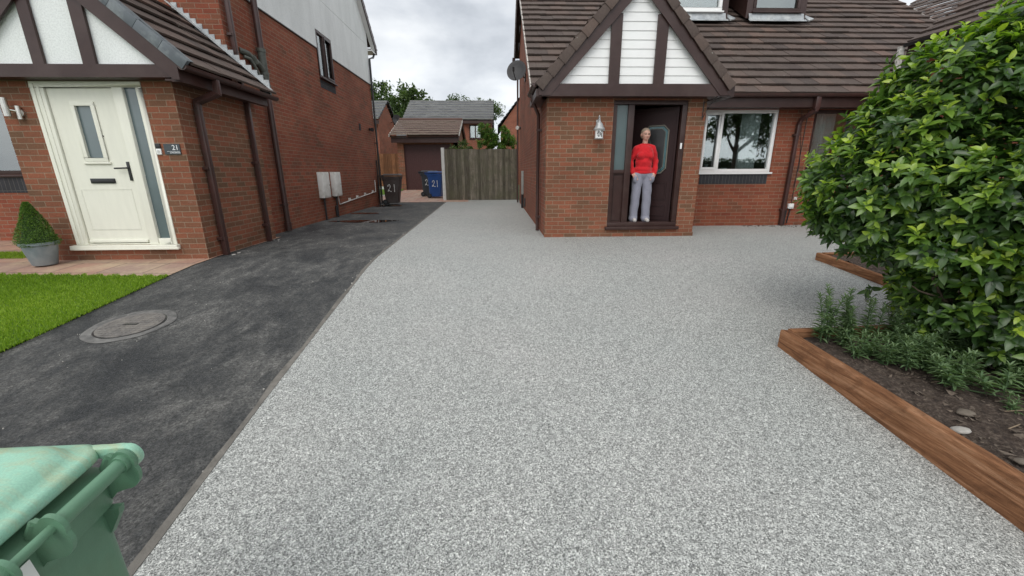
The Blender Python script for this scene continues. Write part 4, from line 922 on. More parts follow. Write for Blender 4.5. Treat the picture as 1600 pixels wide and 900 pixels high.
# ---- porch gable
CX = -5.26; BZ = 2.50; tl = 0.885; HWL = 1.36; LFY = 5.68; LZE = 2.54; LAP = LZE + HWL * tl + .02
for sgn in (-1, 1):
    S3 = Vector((-sgn * 1, 0, tl)).normalized(); Lp = HWL / abs(S3.x)
    mb = MB(); tiles(mb, (CX + sgn * (HWL + .10), LFY + .06, LZE - .10 * tl), (0, 1, 0), S3, LW - LFY - .07, Lp + .13, gauge=.30, th=.03, lift=.035)
    mb.build('porch_roof', TILE, lh)
    m2 = MB(); A = Vector((CX + sgn * (HWL + .10), LFY + .035, LZE - .10 * tl)); T = Vector((CX, LFY + .035, LAP + .02)); Nn = Vector((sgn * tl, 0, 1)).normalized()
    # dry verge: sections of grey trim over the tile edge
    L = (T - A).length; S = (T - A).normalized(); nseg = 6
    for k in range(nseg):
        a, b = A + S * (L * k / nseg), A + S * (L * (k + 1) / nseg - .004)
        m2.obox(a - Nn * .055, b - a, (0, -.05, 0), Nn * .125); m2.obox(a + Nn * .07, b - a, (0, .06, 0), Nn * .006)
    m2.build('verge_trim', GREYV, lh, bevel=.01, smooth=True)
    m3 = MB(); d = .235; A0 = Vector((CX + sgn * (HWL + .0), LFY, LZE + .0 - .05)); T0 = Vector((CX, LFY, LAP - .05)); cut = Vector((0, 0, -.255)); zend = 2.295
    A1 = A0 + cut
    pts = [A0, T0, T0 + cut, Vector((A0.x - sgn * max(0, (zend - A1.z)) / tl, LFY, max(zend, A1.z))), Vector((A0.x, LFY, max(zend, A1.z)))]
    m3.prism(pts, (0, .03, 0)); m3.build('bargeboard', BROWN, lh)
mb = MB(); mb.box(CX - HWL + .05, CX + HWL - .05, LFY + .02, LFY + .05, 2.325, 2.47); mb.box(CX - HWL + .06, CX + HWL - .06, LFY + .051, LY + .05, 2.325, 2.345); mb.build('beam', BROWN, lh)
for x0, x1 in ((-5.625, -5.49), (-5.035, -4.88)):
    mb = MB(); xm = (x0 + x1) / 2; mb.box(x0, x1, LFY + .031, LFY + .065, 2.471, LAP - .1 - abs(xm - CX) * tl); mb.build('timber_post', BROWN, lh)
mb = MB(); mb.prism([(CX - HWL + .1, LFY + .075, 2.40), (CX + HWL - .1, LFY + .075, 2.40), (CX, LFY + .075, LAP - .08)], (0, .06, 0)); mb.build('gable_panel', STUC, lh)
mb = MB(); mb.box(CX + HWL - .12, CX + HWL - .02, LFY + .031, LW - .02, 2.28, 2.46); mb.box(CX + HWL - .20, CX + HWL - .12, LFY + .031, LW - .3, 2.29, 2.31); mb.build('boxed_eaves', BROWN, lh)
gutter(lh, [(CX + HWL + .06, LFY + .0, 2.46), (CX + HWL + .06, LW + .12, 2.44)])
pipe([(CX + HWL + .06, 6.28, 2.42), (CX + HWL + .06, 6.28, 2.24), (-4.10, 6.22, 2.12), (-4.095, 6.20, 2.03), (-4.095, 6.20, .02)], .036, BROWNP, lh, square=True, clips=[((-4.095, 6.20, 1.25), (1, 0, 0)), ((-4.095, 6.20, .25), (1, 0, 0))])
pipe([(-4.10, 7.42, 2.34), (-4.10, 7.42, .02)], .033, BROWNP, lh, square=True, clips=[((-4.10, 7.42, 1.35), (1, 0, 0)), ((-4.10, 7.42, .3), (1, 0, 0))])
pipe([(-4.385, 7.86, 5.4), (-4.385, 7.86, 2.62)], .034, BROWNP, lh, square=True, clips=[((-4.385, 7.86, 3.4), (1, 0, 0))])
# lead stepped flashing along the porch roof against the house wall
mb = MB(); st = []; x = -6.0
for k in range(24):
    xa = CX + .05 + k * .085; za = LAP - (xa - CX) * tl + .06
    if xa > CX + HWL + .02: break
    mb.box(xa, xa + .088, LW - .012 - .0007 * (k % 3), LW - .001, za - .22, za + .045 if True else za)
mb.build('lead_flashing', LEAD, lh)
mb = MB(); a = Vector((CX, LW - .10, LAP + .075)); b = Vector((CX + HWL + .10, LW - .10, LZE - .10 * tl + .075)); mb.obox(a, b - a, (0, .09, 0), (0, 0, .012))
mb.build('lead_flashing', LEAD, lh)
# soil stack with branch
sp = pipe([(-4.36, 8.66, 5.6), (-4.36, 8.66, 3.34)], .055, BROWNP, lh, name='soil_pipe')
m = MB(); m.tube([(-4.36, 8.66, 3.38), (-4.36, 8.66, 2.55)], .068, 14); m.tube([(-4.36, 8.66, 3.40), (-4.36, 8.66, 3.34)], .078, 14); m.tube([(-4.36, 8.66, 3.0), (-4.36, 8.66, 2.95)], .078, 14); m.tube([(-4.36, 8.66, 2.78), (-4.36, 8.66, 2.73)], .078, 14)
m.tube([(-4.47, 8.12, 3.24), (-4.40, 8.25, 3.22), (-4.37, 8.5, 3.12), (-4.36, 8.62, 3.02)], .05, 12); m.tube([(-4.38, 8.34, 3.19), (-4.37, 8.42, 3.1)], .062, 12)
m.tube([(-4.40, 8.12, 3.14), (-4.34, 8.2, 3.12), (-4.33, 8.32, 3.0), (-4.33, 8.44, 2.82), (-4.33, 8.56, 2.78), (-4.35, 8.64, 2.80)], .03, 10); m.build('stack_branch', STACK, sp, smooth=True)
pipe([(-4.36, 8.66, 2.56), (-4.36, 8.66, .02)], .055, BROWNP, lh, name='soil_pipe', clips=[((-4.36, 8.66, .55), (1, 0, 0))])
m = MB(); m.tube([(-4.36, 8.66, .16), (-4.36, 8.66, .02)], .066, 14); m.tube([(-4.36, 8.66, .19), (-4.36, 8.66, .165)], .07, 14); m.build('pipe_collar', BROWNP, lh, smooth=True)
# cream door with frame and sidelight
m = MB()
lbox(m, lf, -5.93, -4.55, -.06, .012, 2.245, 2.315); lbox(m, lf, -5.93, -5.765, -.06, .012, .215, 2.245); lbox(m, lf, -4.925, -4.795, -.06, .012, .215, 2.245); lbox(m, lf, -4.625, -4.55, -.06, .012, .215, 2.245); lbox(m, lf, -4.795, -4.625, -.06, .012, .215, .30)
lbox(m, lf, -5.765, -4.925, -.06, .0, .215, .235)
df = m.build('door_frame', CREAM, lh, bevel=.007, smooth=True)
m = MB(); lbox(m, lf, -5.905, -5.87, .012, .022, .235, 2.29); lbox(m, lf, -5.84, -5.81, .012, .018, .235, 2.27); m.build('frame_moulding', CREAM, df, bevel=.004)
m = MB(); lbox(m, lf, -5.98, -4.52, -.05, .07, .165, .212); lbox(m, lf, -5.98, -4.50, .03, .075, .15, .18); m.build('threshold', CREAM, df, bevel=.008, smooth=True)
m = MB(); lbox(m, lf, -4.797, -4.623, -.04, -.03, .298, 2.247); m.build('sidelight_pane', SMOKE, df)
m = MB(); u0, u1, z0, z1 = -5.758, -4.932, .242, 2.238; gu0, gu1, gz0, gz1 = -5.455, -5.255, 1.385, 2.03
wall(m, Fr((0, LY + .015, 0), (1, 0, 0), (0, -1, 0)), u0, u1, z0, z1, [(gu0, gu1, gz0, gz1)], t=.044); fdoor = m.build('front_door', CREAM, lh)
fl = Fr((0, LY + .015, 0), (1, 0, 0), (0, -1, 0))
m = MB(); frame_rect(m, fl, gu0 - .05, gu1 + .05, gz0 - .05, gz1 + .05, .05, 0, .018); lbox(m, fl, gu0 - .075, gu1 + .075, 0, .024, gz0 - .078, gz0 - .052); m.build('glass_surround', CREAM, fdoor, bevel=.006, smooth=True)
m = MB(); lbox(m, fl, gu0, gu1, -.022, -.016, gz0, gz1); m.build('door_glass', SMOKE, fdoor)
m = MB(); lbox(m, fl, u0 + .02, u1 - .01, 0, .03, z0 + .005, z0 + .045); m.build('weather_bar', CREAM, fdoor, bevel=.008, smooth=True)
m = MB(); frame_rect(m, fl, -5.68, -5.01, .42, .98, .008, 0, .003); m.build('pressed_panel', CREAM, fdoor, bevel=.002)
m = MB(); lbox(m, fl, -5.51, -5.19, 0, .014, 1.055, 1.12); lbox(m, fl, -5.50, -5.20, .014, .02, 1.065, 1.11); m.build('letter_plate', BLACK, fdoor, bevel=.005, smooth=True)
m = MB(); lbox(m, fl, -4.985, -4.952, 0, .014, 1.09, 1.335); m.tube([fl.p(-4.968, .012, 1.255), fl.p(-4.968, .05, 1.255), fl.p(-5.12, .052, 1.25)], .011, 10); m.build('door_handle', BLACK, fdoor, bevel=.003, smooth=True)
m = MB(); m.tube([fl.p(-5.20, -.001, 1.66), fl.p(-5.20, .004, 1.66)], .010, 12); m.build('spyhole', BLACK, fdoor)
# text helper
def text(s, size, fr, u, n, z, mat, parent, name='lettering', ext=.0012, align='CENTER', squash=1.0):
    cu = bpy.data.curves.new('t', 'FONT'); cu.body = s; cu.size = size; cu.extrude = ext; cu.align_x = align; cu.align_y = 'CENTER'
    ob = bpy.data.objects.new('t', cu); C.objects.link(ob); dg = bpy.context.evaluated_depsgraph_get(); me = bpy.data.meshes.new_from_object(ob.evaluated_get(dg)); bpy.data.objects.remove(ob)
    V = [fr.p(u + v.co.x * squash, n + v.co.z, z + v.co.y) for v in me.vertices]; mb = MB(); mb.v = V; mb.f = [tuple(p.vertices) for p in me.polygons]; mb.uv = [None] * len(mb.f); mb.t = [.5] * len(mb.f)
    return mb.build(name, mat, parent)
t = thing('house_number_plate', 'dark slate plate with white number 21 beside the cream door', 'house sign', (-4.33, LY, 1.42))
m = MB(); lbox(m, lf, -4.435, -4.225, .005, .013, 1.425, 1.56); m.build('plate', PLATE, t, bevel=.003)
text('21', .088, lf, -4.285, .0135, 1.51, TEXTW, t); m = MB(); lbox(m, lf, -4.40, -4.235, .013, .0145, 1.463, 1.466); m.build('rule_line', TEXTW, t)
m = MB(); xx = -4.365
while xx < -4.24: w_ = random.uniform(.004, .009); lbox(m, lf, xx, xx + w_, .013, .0145, 1.442, 1.442 + random.uniform(.007, .012)); xx += w_ + .003
m.build('small_lettering', TEXTW, t)
t = thing('doorbell', 'small black and white doorbell between the cream door frame and the number plate', 'doorbell', (-4.5, LY, 1.42))
m = MB(); lbox(m, lf, -4.54, -4.475, .001, .02, 1.50, 1.565); m.build('camera_half', BLACK, t, bevel=.006, smooth=True); m = MB(); lbox(m, lf, -4.54, -4.475, .001, .02, 1.425, 1.499); m.build('button_half', WHITE, t, bevel=.006, smooth=True); m = MB(); m.tube([lf.p(-4.507, .02, 1.463), lf.p(-4.507, .024, 1.463)], .018, 14); m.build('button', STEEL, t)
t = thing('wall_light', 'steel up and down cylinder wall light left of the cream door', 'wall light', (-6.17, LY, 1.95))
m = MB(); m.tube([lf.p(-6.215, .09, 1.89), lf.p(-6.215, .09, 2.11)], .034, 20); m.build('cylinder', STEEL, t, smooth=True); m = MB(); m.tube([lf.p(-6.12, .001, 1.94), lf.p(-6.12, .03, 1.94)], .045, 16); m.tube([lf.p(-6.12, .02, 1.95), lf.p(-6.2, .08, 1.97)], .012, 8); m.tube([lf.p(-6.12, .04, 1.86), lf.p(-6.12, .04, 2.02)], .026, 14); m.build('sensor_base', STEEL, t, smooth=True)
# meter boxes
for k, (ya, yb, lab) in enumerate(((10.60, 11.03, 'white meter box nearer the drive entrance, on the left side wall'), (11.42, 11.83, 'white meter box nearer the corner pipe, with a conduit running from it'))):
    t = thing('meter_box', lab, 'meter box', (HX, (ya + yb) / 2, .55), 'white meter boxes on the left side wall')
    m = MB(); m.box(HX + .002, HX + .13, ya, yb, .56, 1.19); m.build('box_body', METERW, t, bevel=.012, smooth=True)
    m = MB(); m.box(HX + .13, HX + .142, ya + .025, yb - .025, .59, 1.16); m.build('box_door', METERW, t, bevel=.006, smooth=True)
    m = MB(); m.tube([(HX + .142, yb - .08, .87), (HX + .147, yb - .08, .87)], .015, 10); m.build('lock', BLACK, t)
    m = MB(); m.tube([(HX + .05, (ya + yb) / 2 - .05, .56), (HX + .05, (ya + yb) / 2 - .05, .0)], .022, 10); m.build('supply_pipe', BLACK, t)
    if k: m = MB(); m.tube([(HX + .04, ya + .1, .3), (HX + .04, ya + .1, .02)], .03, 10); m.build('short_pipe', BLACK, t)
m = MB(); m.tube([(HX + .03, 11.75, .56), (HX + .03, 11.82, .32), (HX + .03, 15.4, .50), (HX + .03, 15.4, .9)], .015, 8)
for yy in (12.6, 13.3, 14.1, 15.0): m.box(HX + .005, HX + .05, yy, yy + .1, .325 + (yy - 11.82) * .05, .40 + (yy - 11.82) * .05)
m.build('conduit', RWHITE, lh, smooth=True)
t = thing('floodlight', 'small black security light high on the left house beside the corner pipe', 'security light', (HX, 15.4, 2.55))
m = MB(); m.tube([(HX + .002, 15.4, 2.62), (HX + .06, 15.4, 2.62)], .045, 12); m.build('light_base', BLACK, t); m = MB(); m.tube([(HX + .06, 15.4, 2.62), (HX + .14, 15.3, 2.60)], [.05, .065], 12); m.build('lamp_head', BLACK, t)
m = MB(); m.box(HX + .002, HX + .03, 14.3, 14.42, 2.5, 2.7); tag(m.build('wall_vent', DKB, None, (HX, 14.36, 2.5)), 'small dark vent brick on the left house side wall', 'vent')

# ================================================================ organic shapes (joined, remeshed, smoothed)
def capsule_rings(p0, p1, r0, r1, n=16, e=(1, 1)):
    p0, p1 = Vector(p0), Vector(p1); d = (p1 - p0); L = max(d.length, 1e-5); d = d.normalized(); up = Vector((0, 1, 0)) if abs(d.y) < .9 else Vector((1, 0, 0))
    a = d.cross(up).normalized(); b = a.cross(d).normalized(); R_ = []
    for k in range(7): t = math.pi / 2 * k / 6; R_.append((p0 - d * r0 * math.cos(t), max(r0 * math.sin(t), 1e-4)))
    for k in range(1, 7): t = math.pi / 2 * k / 6; R_.append((p1 + d * r1 * math.sin(t), max(r1 * math.cos(t), 1e-4)))
    return [[c + a * (r * e[0] * math.cos(2 * math.pi * j / n)) + b * (r * e[1] * math.sin(2 * math.pi * j / n)) for j in range(n)] for c, r in R_]
def organic(name, parts, voxel, smooth, mat, parent, disp=None):
    mb = MB()
    for p in parts:
        if p[0] == 'c': mb.loft(capsule_rings(*p[1:5], e=p[5] if len(p) > 5 else (1, 1)))
        else:
            c, r = Vector(p[1]), p[2]; n, mseg = 20, 12; L = []
            for k in range(mseg + 1):
                t = math.pi * k / mseg; L.append([c + Vector((r[0] * max(math.sin(t), 1e-3) * math.cos(2 * math.pi * j / n), r[1] * max(math.sin(t), 1e-3) * math.sin(2 * math.pi * j / n), -r[2] * math.cos(t))) for j in range(n)])
            mb.loft(L)
    o = ORIG.get(parent.name, Vector((0, 0, 0))) if parent is not None else Vector((0, 0, 0))
    me = bpy.data.meshes.new(name); me.from_pydata((np.array(mb.v) - np.array(o)).tolist(), [], mb.f); me.update()
    ob = bpy.data.objects.new(name, me); C.objects.link(ob)
    md = ob.modifiers.new('r', 'REMESH'); md.mode = 'VOXEL'; md.voxel_size = voxel; ms = ob.modifiers.new('s', 'SMOOTH'); ms.iterations = smooth; ms.factor = .5
    dg = bpy.context.evaluated_depsgraph_get(); dg.update(); m2 = bpy.data.meshes.new_from_object(ob.evaluated_get(dg)); ob.modifiers.clear(); ob.data = m2; bpy.data.meshes.remove(me)
    if disp: 
        for v in m2.vertices: v.co += Vector(disp(v.co + o, v.normal))
    m2.materials.clear(); m2.materials.append(mat); m2.polygons.foreach_set('use_smooth', [True] * len(m2.polygons))
    if parent is not None: ob.parent = parent
    ORIG[ob.name] = o; return ob

# ---------------------------------------------------------------- person in the doorway
PX, PYY, PZ0 = 2.68, 7.70, 0.262
pr_ = thing('person', 'person in red jumper and grey joggers standing in the open doorway, hands in pockets', 'person', (PX, PYY, PZ0))
def q_(x, y, z): return (PX + x, PYY + y, PZ0 + z)
body = []
for s in (-1, 1):
    body += [('c', q_(s * .085, 0, .86), q_(s * .095, -.01, .48), .078, .05), ('c', q_(s * .095, -.01, .48), q_(s * .105, .01, .10), .048, .036), ('c', q_(s * .107, .02, .05), q_(s * .12, -.12, .03), .034, .028),
             ('c', q_(s * .150, .0, 1.325), q_(s * .228, .033, 1.09), .036, .030), ('c', q_(s * .228, .033, 1.09), q_(s * .205, -.040, .885), .028, .022),
             ('c', q_(s * .20, -.045, .885), q_(s * .17, -.085, .825), .026, .028, (1.3, .8))]
    for f in range(4): body.append(('c', q_(s * (.182 - f * .016), -.092, .835 - f * .003), q_(s * (.160 - f * .016), -.10, .755 + (0.012 if f in (0, 3) else 0)), .0095, .007))
    body.append(('c', q_(s * .185, -.09, .86), q_(s * .135, -.115, .825), .0105, .008))
body += [('e', q_(0, 0, .90), (.15, .10, .12)), ('e', q_(0, 0, 1.05), (.13, .095, .18)), ('e', q_(0, .005, 1.24), (.145, .085, .13)), ('c', q_(-.11, .005, 1.325), q_(.11, .005, 1.325), .04, .04),
         ('c', q_(0, .01, 1.36), q_(0, -.01, 1.46), .05, .047),
         ('e', q_(0, .005, 1.570), (.077, .090, .086)), ('e', q_(0, -.030, 1.52), (.062, .060, .074)), ('e', q_(0, -.055, 1.475), (.032, .03, .024)),
         ('c', q_(0, -.092, 1.555), q_(0, -.108, 1.52), .009, .014), ('e', q_(-.03, -.07, 1.522), (.022, .02, .02)), ('e', q_(.03, -.07, 1.522), (.022, .02, .02)), ('c', q_(-.04, -.075, 1.575), q_(.04, -.075, 1.575), .012, .012),
         ('e', q_(-.081, .01, 1.545), (.010, .018, .028)), ('e', q_(.081, .01, 1.545), (.010, .018, .028))]
pb = organic('body', body, .0065, 3, SKIN, pr_)
def wr(amp, fx, fz):
    def f(p, n): w = amp * (math.sin(p.x * fx + 2 * math.sin(p.z * fz * .35)) * .5 + math.sin(p.z * fz + 3 * math.sin(p.x * 9)) * .7); return n * w
    return f
jum = []
for s in (-1, 1): jum += [('c', q_(s * .145, 0, 1.31), q_(s * .232, .035, 1.10), .064, .053), ('c', q_(s * .232, .035, 1.10), q_(s * .212, -.035, .905), .055, .042), ('c', q_(s * .208, -.035, .90), q_(s * .204, -.04, .885), .040, .038)]
jum += [('e', q_(0, 0, .95), (.166, .125, .10)), ('e', q_(0, -.005, 1.08), (.155, .125, .2)), ('e', q_(0, -.012, 1.22), (.160, .130, .16)), ('c', q_(-.115, .005, 1.325), q_(0, .005, 1.365), .058, .055), ('c', q_(.115, .005, 1.325), q_(0, .005, 1.365), .058, .055), ('e', q_(-.075, -.09, 1.19), (.075, .06, .075)), ('e', q_(.075, -.09, 1.19), (.075, .06, .075)), ('e', q_(0, 0, .895), (.178, .126, .05)), ('c', q_(0, .005, 1.36), q_(0, .0, 1.37), .066, .058)]
organic('jumper', jum, .009, 4, REDK, pr_, disp=wr(.0045, 30, 50))
tro = []
for s in (-1, 1): tro += [('c', q_(s * .088, 0, .85), q_(s * .105, -.005, .46), .100, .082), ('c', q_(s * .105, -.005, .46), q_(s * .118, .01, .09), .082, .078), ('c', q_(s * .118, .01, .07), q_(s * .12, .0, .06), .08, .082), ('e', q_(s * .158, -.075, .79), (.040, .052, .080))]
tro += [('e', q_(0, .01, .88), (.168, .118, .13))]
organic('joggers', tro, .010, 3, GREYC, pr_, disp=wr(.0035, 22, 30))
m = None
for s in (-1, 1): organic('sock', [('c', q_(s * .107, .02, .055), q_(s * .12, -.12, .034), .042, .036)], .008, 2, FEETW, pr_)
hair = organic('hair', [('e', q_(0, .016, 1.590), (.081, .092, .078)), ('e', q_(0, .045, 1.53), (.073, .060, .065))], .008, 2, HAIR, pr_)
for s in (-1, 1):
    m = MB(); m.lathe(q_(s * .028, -.0865, 1.548), [(.001, -.006), (.010, -.002), (.010, .002), (.001, .006)], 10); m.build('eye', EYE, pr_)
    m = MB(); m.tube([q_(s * .014, -.092, 1.566), q_(s * .03, -.09, 1.570), q_(s * .045, -.078, 1.566)], .004, 6); m.build('eyebrow', HAIR, pr_)
m = MB(); m.tube([q_(-.022, -.083, 1.490), q_(0, -.091, 1.493), q_(.022, -.083, 1.490)], [.002, .005, .002], 8); m.build('lips', LIP, pr_)

# ================================================================ bins
def rrect(cx, cy, hx, hy, r, z, n=5):
    pts = []
    for (sx_, sy_, a0) in ((1, 1, 0), (-1, 1, 90), (-1, -1, 180), (1, -1, 270)):
        for k in range(n + 1): a = R(a0 + 90 * k / n); pts.append((cx + sx_ * (hx - r) + r * math.cos(a), cy + sy_ * (hy - r) + r * math.sin(a), z))
    return pts
def make_bin(label, loc, rotz, bm_, lm_, digits=None, group=None, detail=False, name='wheelie_bin'):
    t = thing(name, label, 'wheelie bin', loc, group, rotz); ORIG[t.name] = Vector((0, 0, 0))
    m = MB(); m.loft([rrect(.04, 0, .20, .20, .05, .06), rrect(.035, 0, .235, .225, .05, .07), rrect(.0, 0, .315, .268, .045, .90), rrect(0, 0, .315, .268, .045, .93), rrect(0, 0, .335, .285, .05, .935), rrect(0, 0, .34, .288, .05, 1.02), rrect(0, 0, .33, .28, .05, 1.025)])
    b = m.build('bin_body', bm_, t, smooth=True)
    m = MB(); c = -.015; q = .036
    m.loft([rrect(c, 0, .345, .300, .05, 1.015 + q), rrect(c, 0, .352, .306, .055, 1.022 + q), rrect(c, 0, .350, .304, .055, 1.040 + q), rrect(c, 0, .338, .292, .055, 1.046 + q), rrect(c, 0, .325, .278, .06, 1.047 + q), rrect(c, 0, .318, .271, .07, 1.055 + q), rrect(c, 0, .308, .262, .07, 1.068 + q), rrect(c - .004, 0, .292, .246, .07, 1.076 + q), rrect(c - .01, 0, .265, .22, .06, 1.078 + q), rrect(c - .02, 0, .20, .155, .05, 1.072 + q), rrect(c - .02, 0, .08, .06, .03, 1.068 + q)])
    m.build('lid', lm_, t, smooth='all')
    hxp, hz = .402, 1.050
    for yc in (.266, .056, -.056, -.266):
        m = MB(); P = [(hxp + .029 * math.cos(R(a)), yc - .006, hz + .029 * math.sin(R(a))) for a in range(150, -31, -15)]
        P += [(hxp - .018 + .047 * math.cos(R(a)), yc - .006, hz - .028 + .050 * math.sin(R(a))) for a in range(0, -91, -15)] + [(.350, yc - .006, hz - .088), (.325, yc - .006, hz - .11), (.318, yc - .006, 1.01), (.345, yc - .006, 1.035), (.365, yc - .006, 1.07)]
        m.prism(P, (0, .012, 0)); m.tube([(hxp - .04, yc, hz + .012), (hxp - .065, yc, hz - .02), (.335, yc, 1.03)], .009, 8); m.build('hinge_lug', bm_, b, smooth=True)
    for ya, yb in ((.260, .062), (-.062, -.260)):
        m = MB(); m.tube([(hxp, ya, hz), (hxp, yb, hz)], .0165, 20); m.tube([(hxp, ya, hz), (hxp, ya - .014, hz)], .021, 20); m.build('handle_bar', bm_, t, smooth=True)
    m = MB(); m.tube([(hxp, .050, hz), (hxp, -.050, hz)], .010, 10); m.build('hinge_pin', bm_, t, smooth=True)
    for sy in (1, -1):
        y = sy * .276; m = MB()
        P = [(.27, 1.076), (.325, 1.078), (.355, 1.078), (.385, 1.080)] + [(hxp + .029 * math.cos(R(a)), hz + .029 * math.sin(R(a))) for a in range(100, -101, -20)] + [(.375, 1.040), (.33, 1.050), (.27, 1.052)]
        m.prism([(a, y, c_) for a, c_ in P], (0, sy * .024, 0)); m.build('lid_arm', lm_, t, bevel=.005, smooth=True)
    for yc in (.245, -.245):
        m = MB(); m.prism([(.31, yc - .01, .93), (.362, yc - .01, .935), (.355, yc - .01, .915), (.305, yc - .01, .85)], (0, .02, 0)); m.build('stiffening_rib', bm_, b)
    for sy in (1, -1):
        m = MB(); m.tube([(.27, sy * .205, .10), (.27, sy * .265, .10)], .10, 20); w = m.build('wheel', RUBB, t, smooth=True); m = MB(); m.tube([(.27, sy * .262, .10), (.27, sy * .27, .10)], .05, 14); m.build('hub', BLKP, w)
    m = MB(); m.tube([(.27, -.22, .10), (.27, .22, .10)], .012, 8); m.build('axle', BLACK, t)
    if digits:
        fr = Fr((0, .0, 0), (-1, 0, 0), (0, 1, 0))
        def yb(z): return .225 + (.268 - .225) * (z - .07) / .83 + .004
        for dch, off in digits:
            m = MB()
            if dch == '2': P = [(-.075, .66), (-.055, .72), (-.01, .735), (.02, .69), (.0, .62), (-.05, .54), (-.085, .49), (-.03, .52), (.03, .48), (.055, .50)]
            else: P = [(0, .745), (.004, .60), (.0, .47)]
            Q = []
            for a, b2 in zip(P, P[1:]):
                for k in range(4): Q.append((a[0] + (b2[0] - a[0]) * k / 4, a[1] + (b2[1] - a[1]) * k / 4))
            Q.append(P[-1])
            m.tube([fr.p(a + off, yb(z), z) for a, z in Q], [.012 + .003 * math.sin(i) for i in range(len(Q))], 6); m.build('painted_digit', PAINTW, t)
    return t
gb = make_bin('green wheelie bin with faded lid and pale stains, cropped at the near left corner', (-1.168, .690, -.500), R(2), GREENB, GREENL, name='wheelie_bin')
gb.scale = (.80, .78, 1); gb.rotation_euler = (R(5.5), 0, R(2))
# rating label on the back of the green bin
m = MB(); fb = Fr((.332, 0, 0), (0, 1, 0), (1, 0, 0))
m.obox((.3425, -.055, .895 + .030), (0, .085, 0), (.002, 0, 0), (0, 0, .068)); stk = m.build('sticker', WHITE, gb)
text('E', .022, Fr((.3452, 0, 0), (0, 1, 0), (1, 0, 0)), .012, 0, .945, BLACK, stk); text('5-', .018, Fr((.3452, 0, 0), (0, 1, 0), (1, 0, 0)), -.025, 0, .972, BLACK, stk)
make_bin('brown wheelie bin painted with the number 21, standing by the left house corner', (-3.93, 15.95, 0), R(180 + 4), BRNP, BRNP, (('2', -.07), ('1', .09)), 'bins at the back of the drive')
make_bin('black wheelie bin half hidden behind the blue bin', (-3.02, 18.95, gz(18.9)), R(180 - 4), BLKP, BLKP, (('2', -.06),), 'bins at the back of the drive')
make_bin('blue wheelie bin painted with the number 21 beside the white fence post', (-2.62, 18.28, gz(18.3)), R(180 - 8), BLUEP, BLUEP, (('2', -.04), ('1', .10)), 'bins at the back of the drive')

# ================================================================ fences
fn = thing('timber_fence', 'weathered green grey closeboard fence panel across the side path', 'fence', (-.7, 17.5, 0))
m = MB(); x = -2.13; k = 0
while x < .86:
    w = min(.118, .868 - x); m.box(x, x + w - .004, 17.50 - .010 * (k % 2), 17.52 - .010 * (k % 2), .03 + random.uniform(0, .01), 2.06 + random.uniform(-.012, .012), tint=random.random()); x += .112; k += 1
m.build('board', FENCE, fn)
m = MB()
for z in (.4, 1.1, 1.8): m.prism([(-2.13, 17.53, z), (-2.13, 17.53, z + .08), (-2.13, 17.57, z + .04)], (2.99, 0, 0))
m.build('rail', FENCE, fn); m = MB(); m.box(-2.13, .868, 17.49, 17.54, -.02, .03); m.build('gravel_board', FENCE, fn)
m = MB(); m.box(-2.26, -2.14, 17.44, 17.56, -.05, 2.12); m.build('fence_post', POSTW, None, (-2.2, 17.5, 0)); tag(bpy.data.objects['fence_post'], 'pale concrete post at the left end of the closeboard fence', 'fence post')
fn = thing('timber_fence', 'warm brown closeboard fence behind the brown bin', 'fence', (-7, 25.5, .3))
m = MB(); x = -10.5
while x < -5.3: m.box(x, x + .11, 25.5 - .01 * (int(x * 9) % 2), 25.52, .35, 2.22, tint=random.random()); x += .115
m.build('board', FENCB, fn); m = MB(); m.box(-10.5, -5.3, 25.49, 25.54, .1, .345); m.build('gravel_board', POSTW, fn)

# ================================================================ garage and houses behind
ga = thing('garage', 'brick garage with a brown up and over door and a red brown tiled roof', 'garage', (-3.4, 21.5, .29))
gf = Fr((0, 21.5, 0), (1, 0, 0), (0, -1, 0)); m = MB(); wall(m, gf, -4.93, -1.95, .2, 2.62, [(-4.62, -2.25, .2, 2.5)], t=.3); m.prism([(-1.95, 21.5, .2), (-1.95, 26.5, .2), (-1.95, 26.5, 2.7), (-1.95, 24.0, 3.7), (-1.95, 21.5, 2.75)], (-.2, 0, 0)); m.box(-4.93, -4.73, 21.81, 26.5, .2, 2.6); m.build('wall', ORG_, ga)
m = MB(); lbox(m, gf, -4.62, -2.25, -.14, -.10, .28, 2.5); x = -4.6
while x < -2.27: lbox(m, gf, x, x + .012, -.10, -.094, .30, 2.42); x += .1
m.build('garage_door', simple('garage_door_brown', (.055, .018, .016), .5, .1), ga)
m = MB(); tg = math.atan2(3.80 - 2.86, 23.6 - 21.15); m.box(-5.13, -1.85, 21.17, 21.2, 2.55, 2.80); m.build('fascia', BROWN, ga); gutter(ga, [(-5.16, 21.11, 2.86), (-1.82, 21.11, 2.86)])
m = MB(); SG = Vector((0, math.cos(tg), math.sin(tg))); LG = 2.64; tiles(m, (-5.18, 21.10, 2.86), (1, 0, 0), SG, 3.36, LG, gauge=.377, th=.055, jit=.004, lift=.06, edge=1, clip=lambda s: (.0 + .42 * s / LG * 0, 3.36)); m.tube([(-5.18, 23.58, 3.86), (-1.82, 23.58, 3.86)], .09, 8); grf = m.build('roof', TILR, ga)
m = MB()
for xx in (-5.205, -1.84):
    s = 0
    while s < LG - .1: P = Vector((xx, 21.1, 2.86)) + SG * s; m.prism([P + Vector((0, 0, -.05)), P + Vector((0, -.01, .07)), P + SG * .24 + Vector((0, 0, .045)), P + SG * .24 + Vector((0, 0, -.05))], (.03, 0, 0)); s += .24
m.build('verge_mortar', simple('white_verge', (.62, .6, .56), .9), grf)
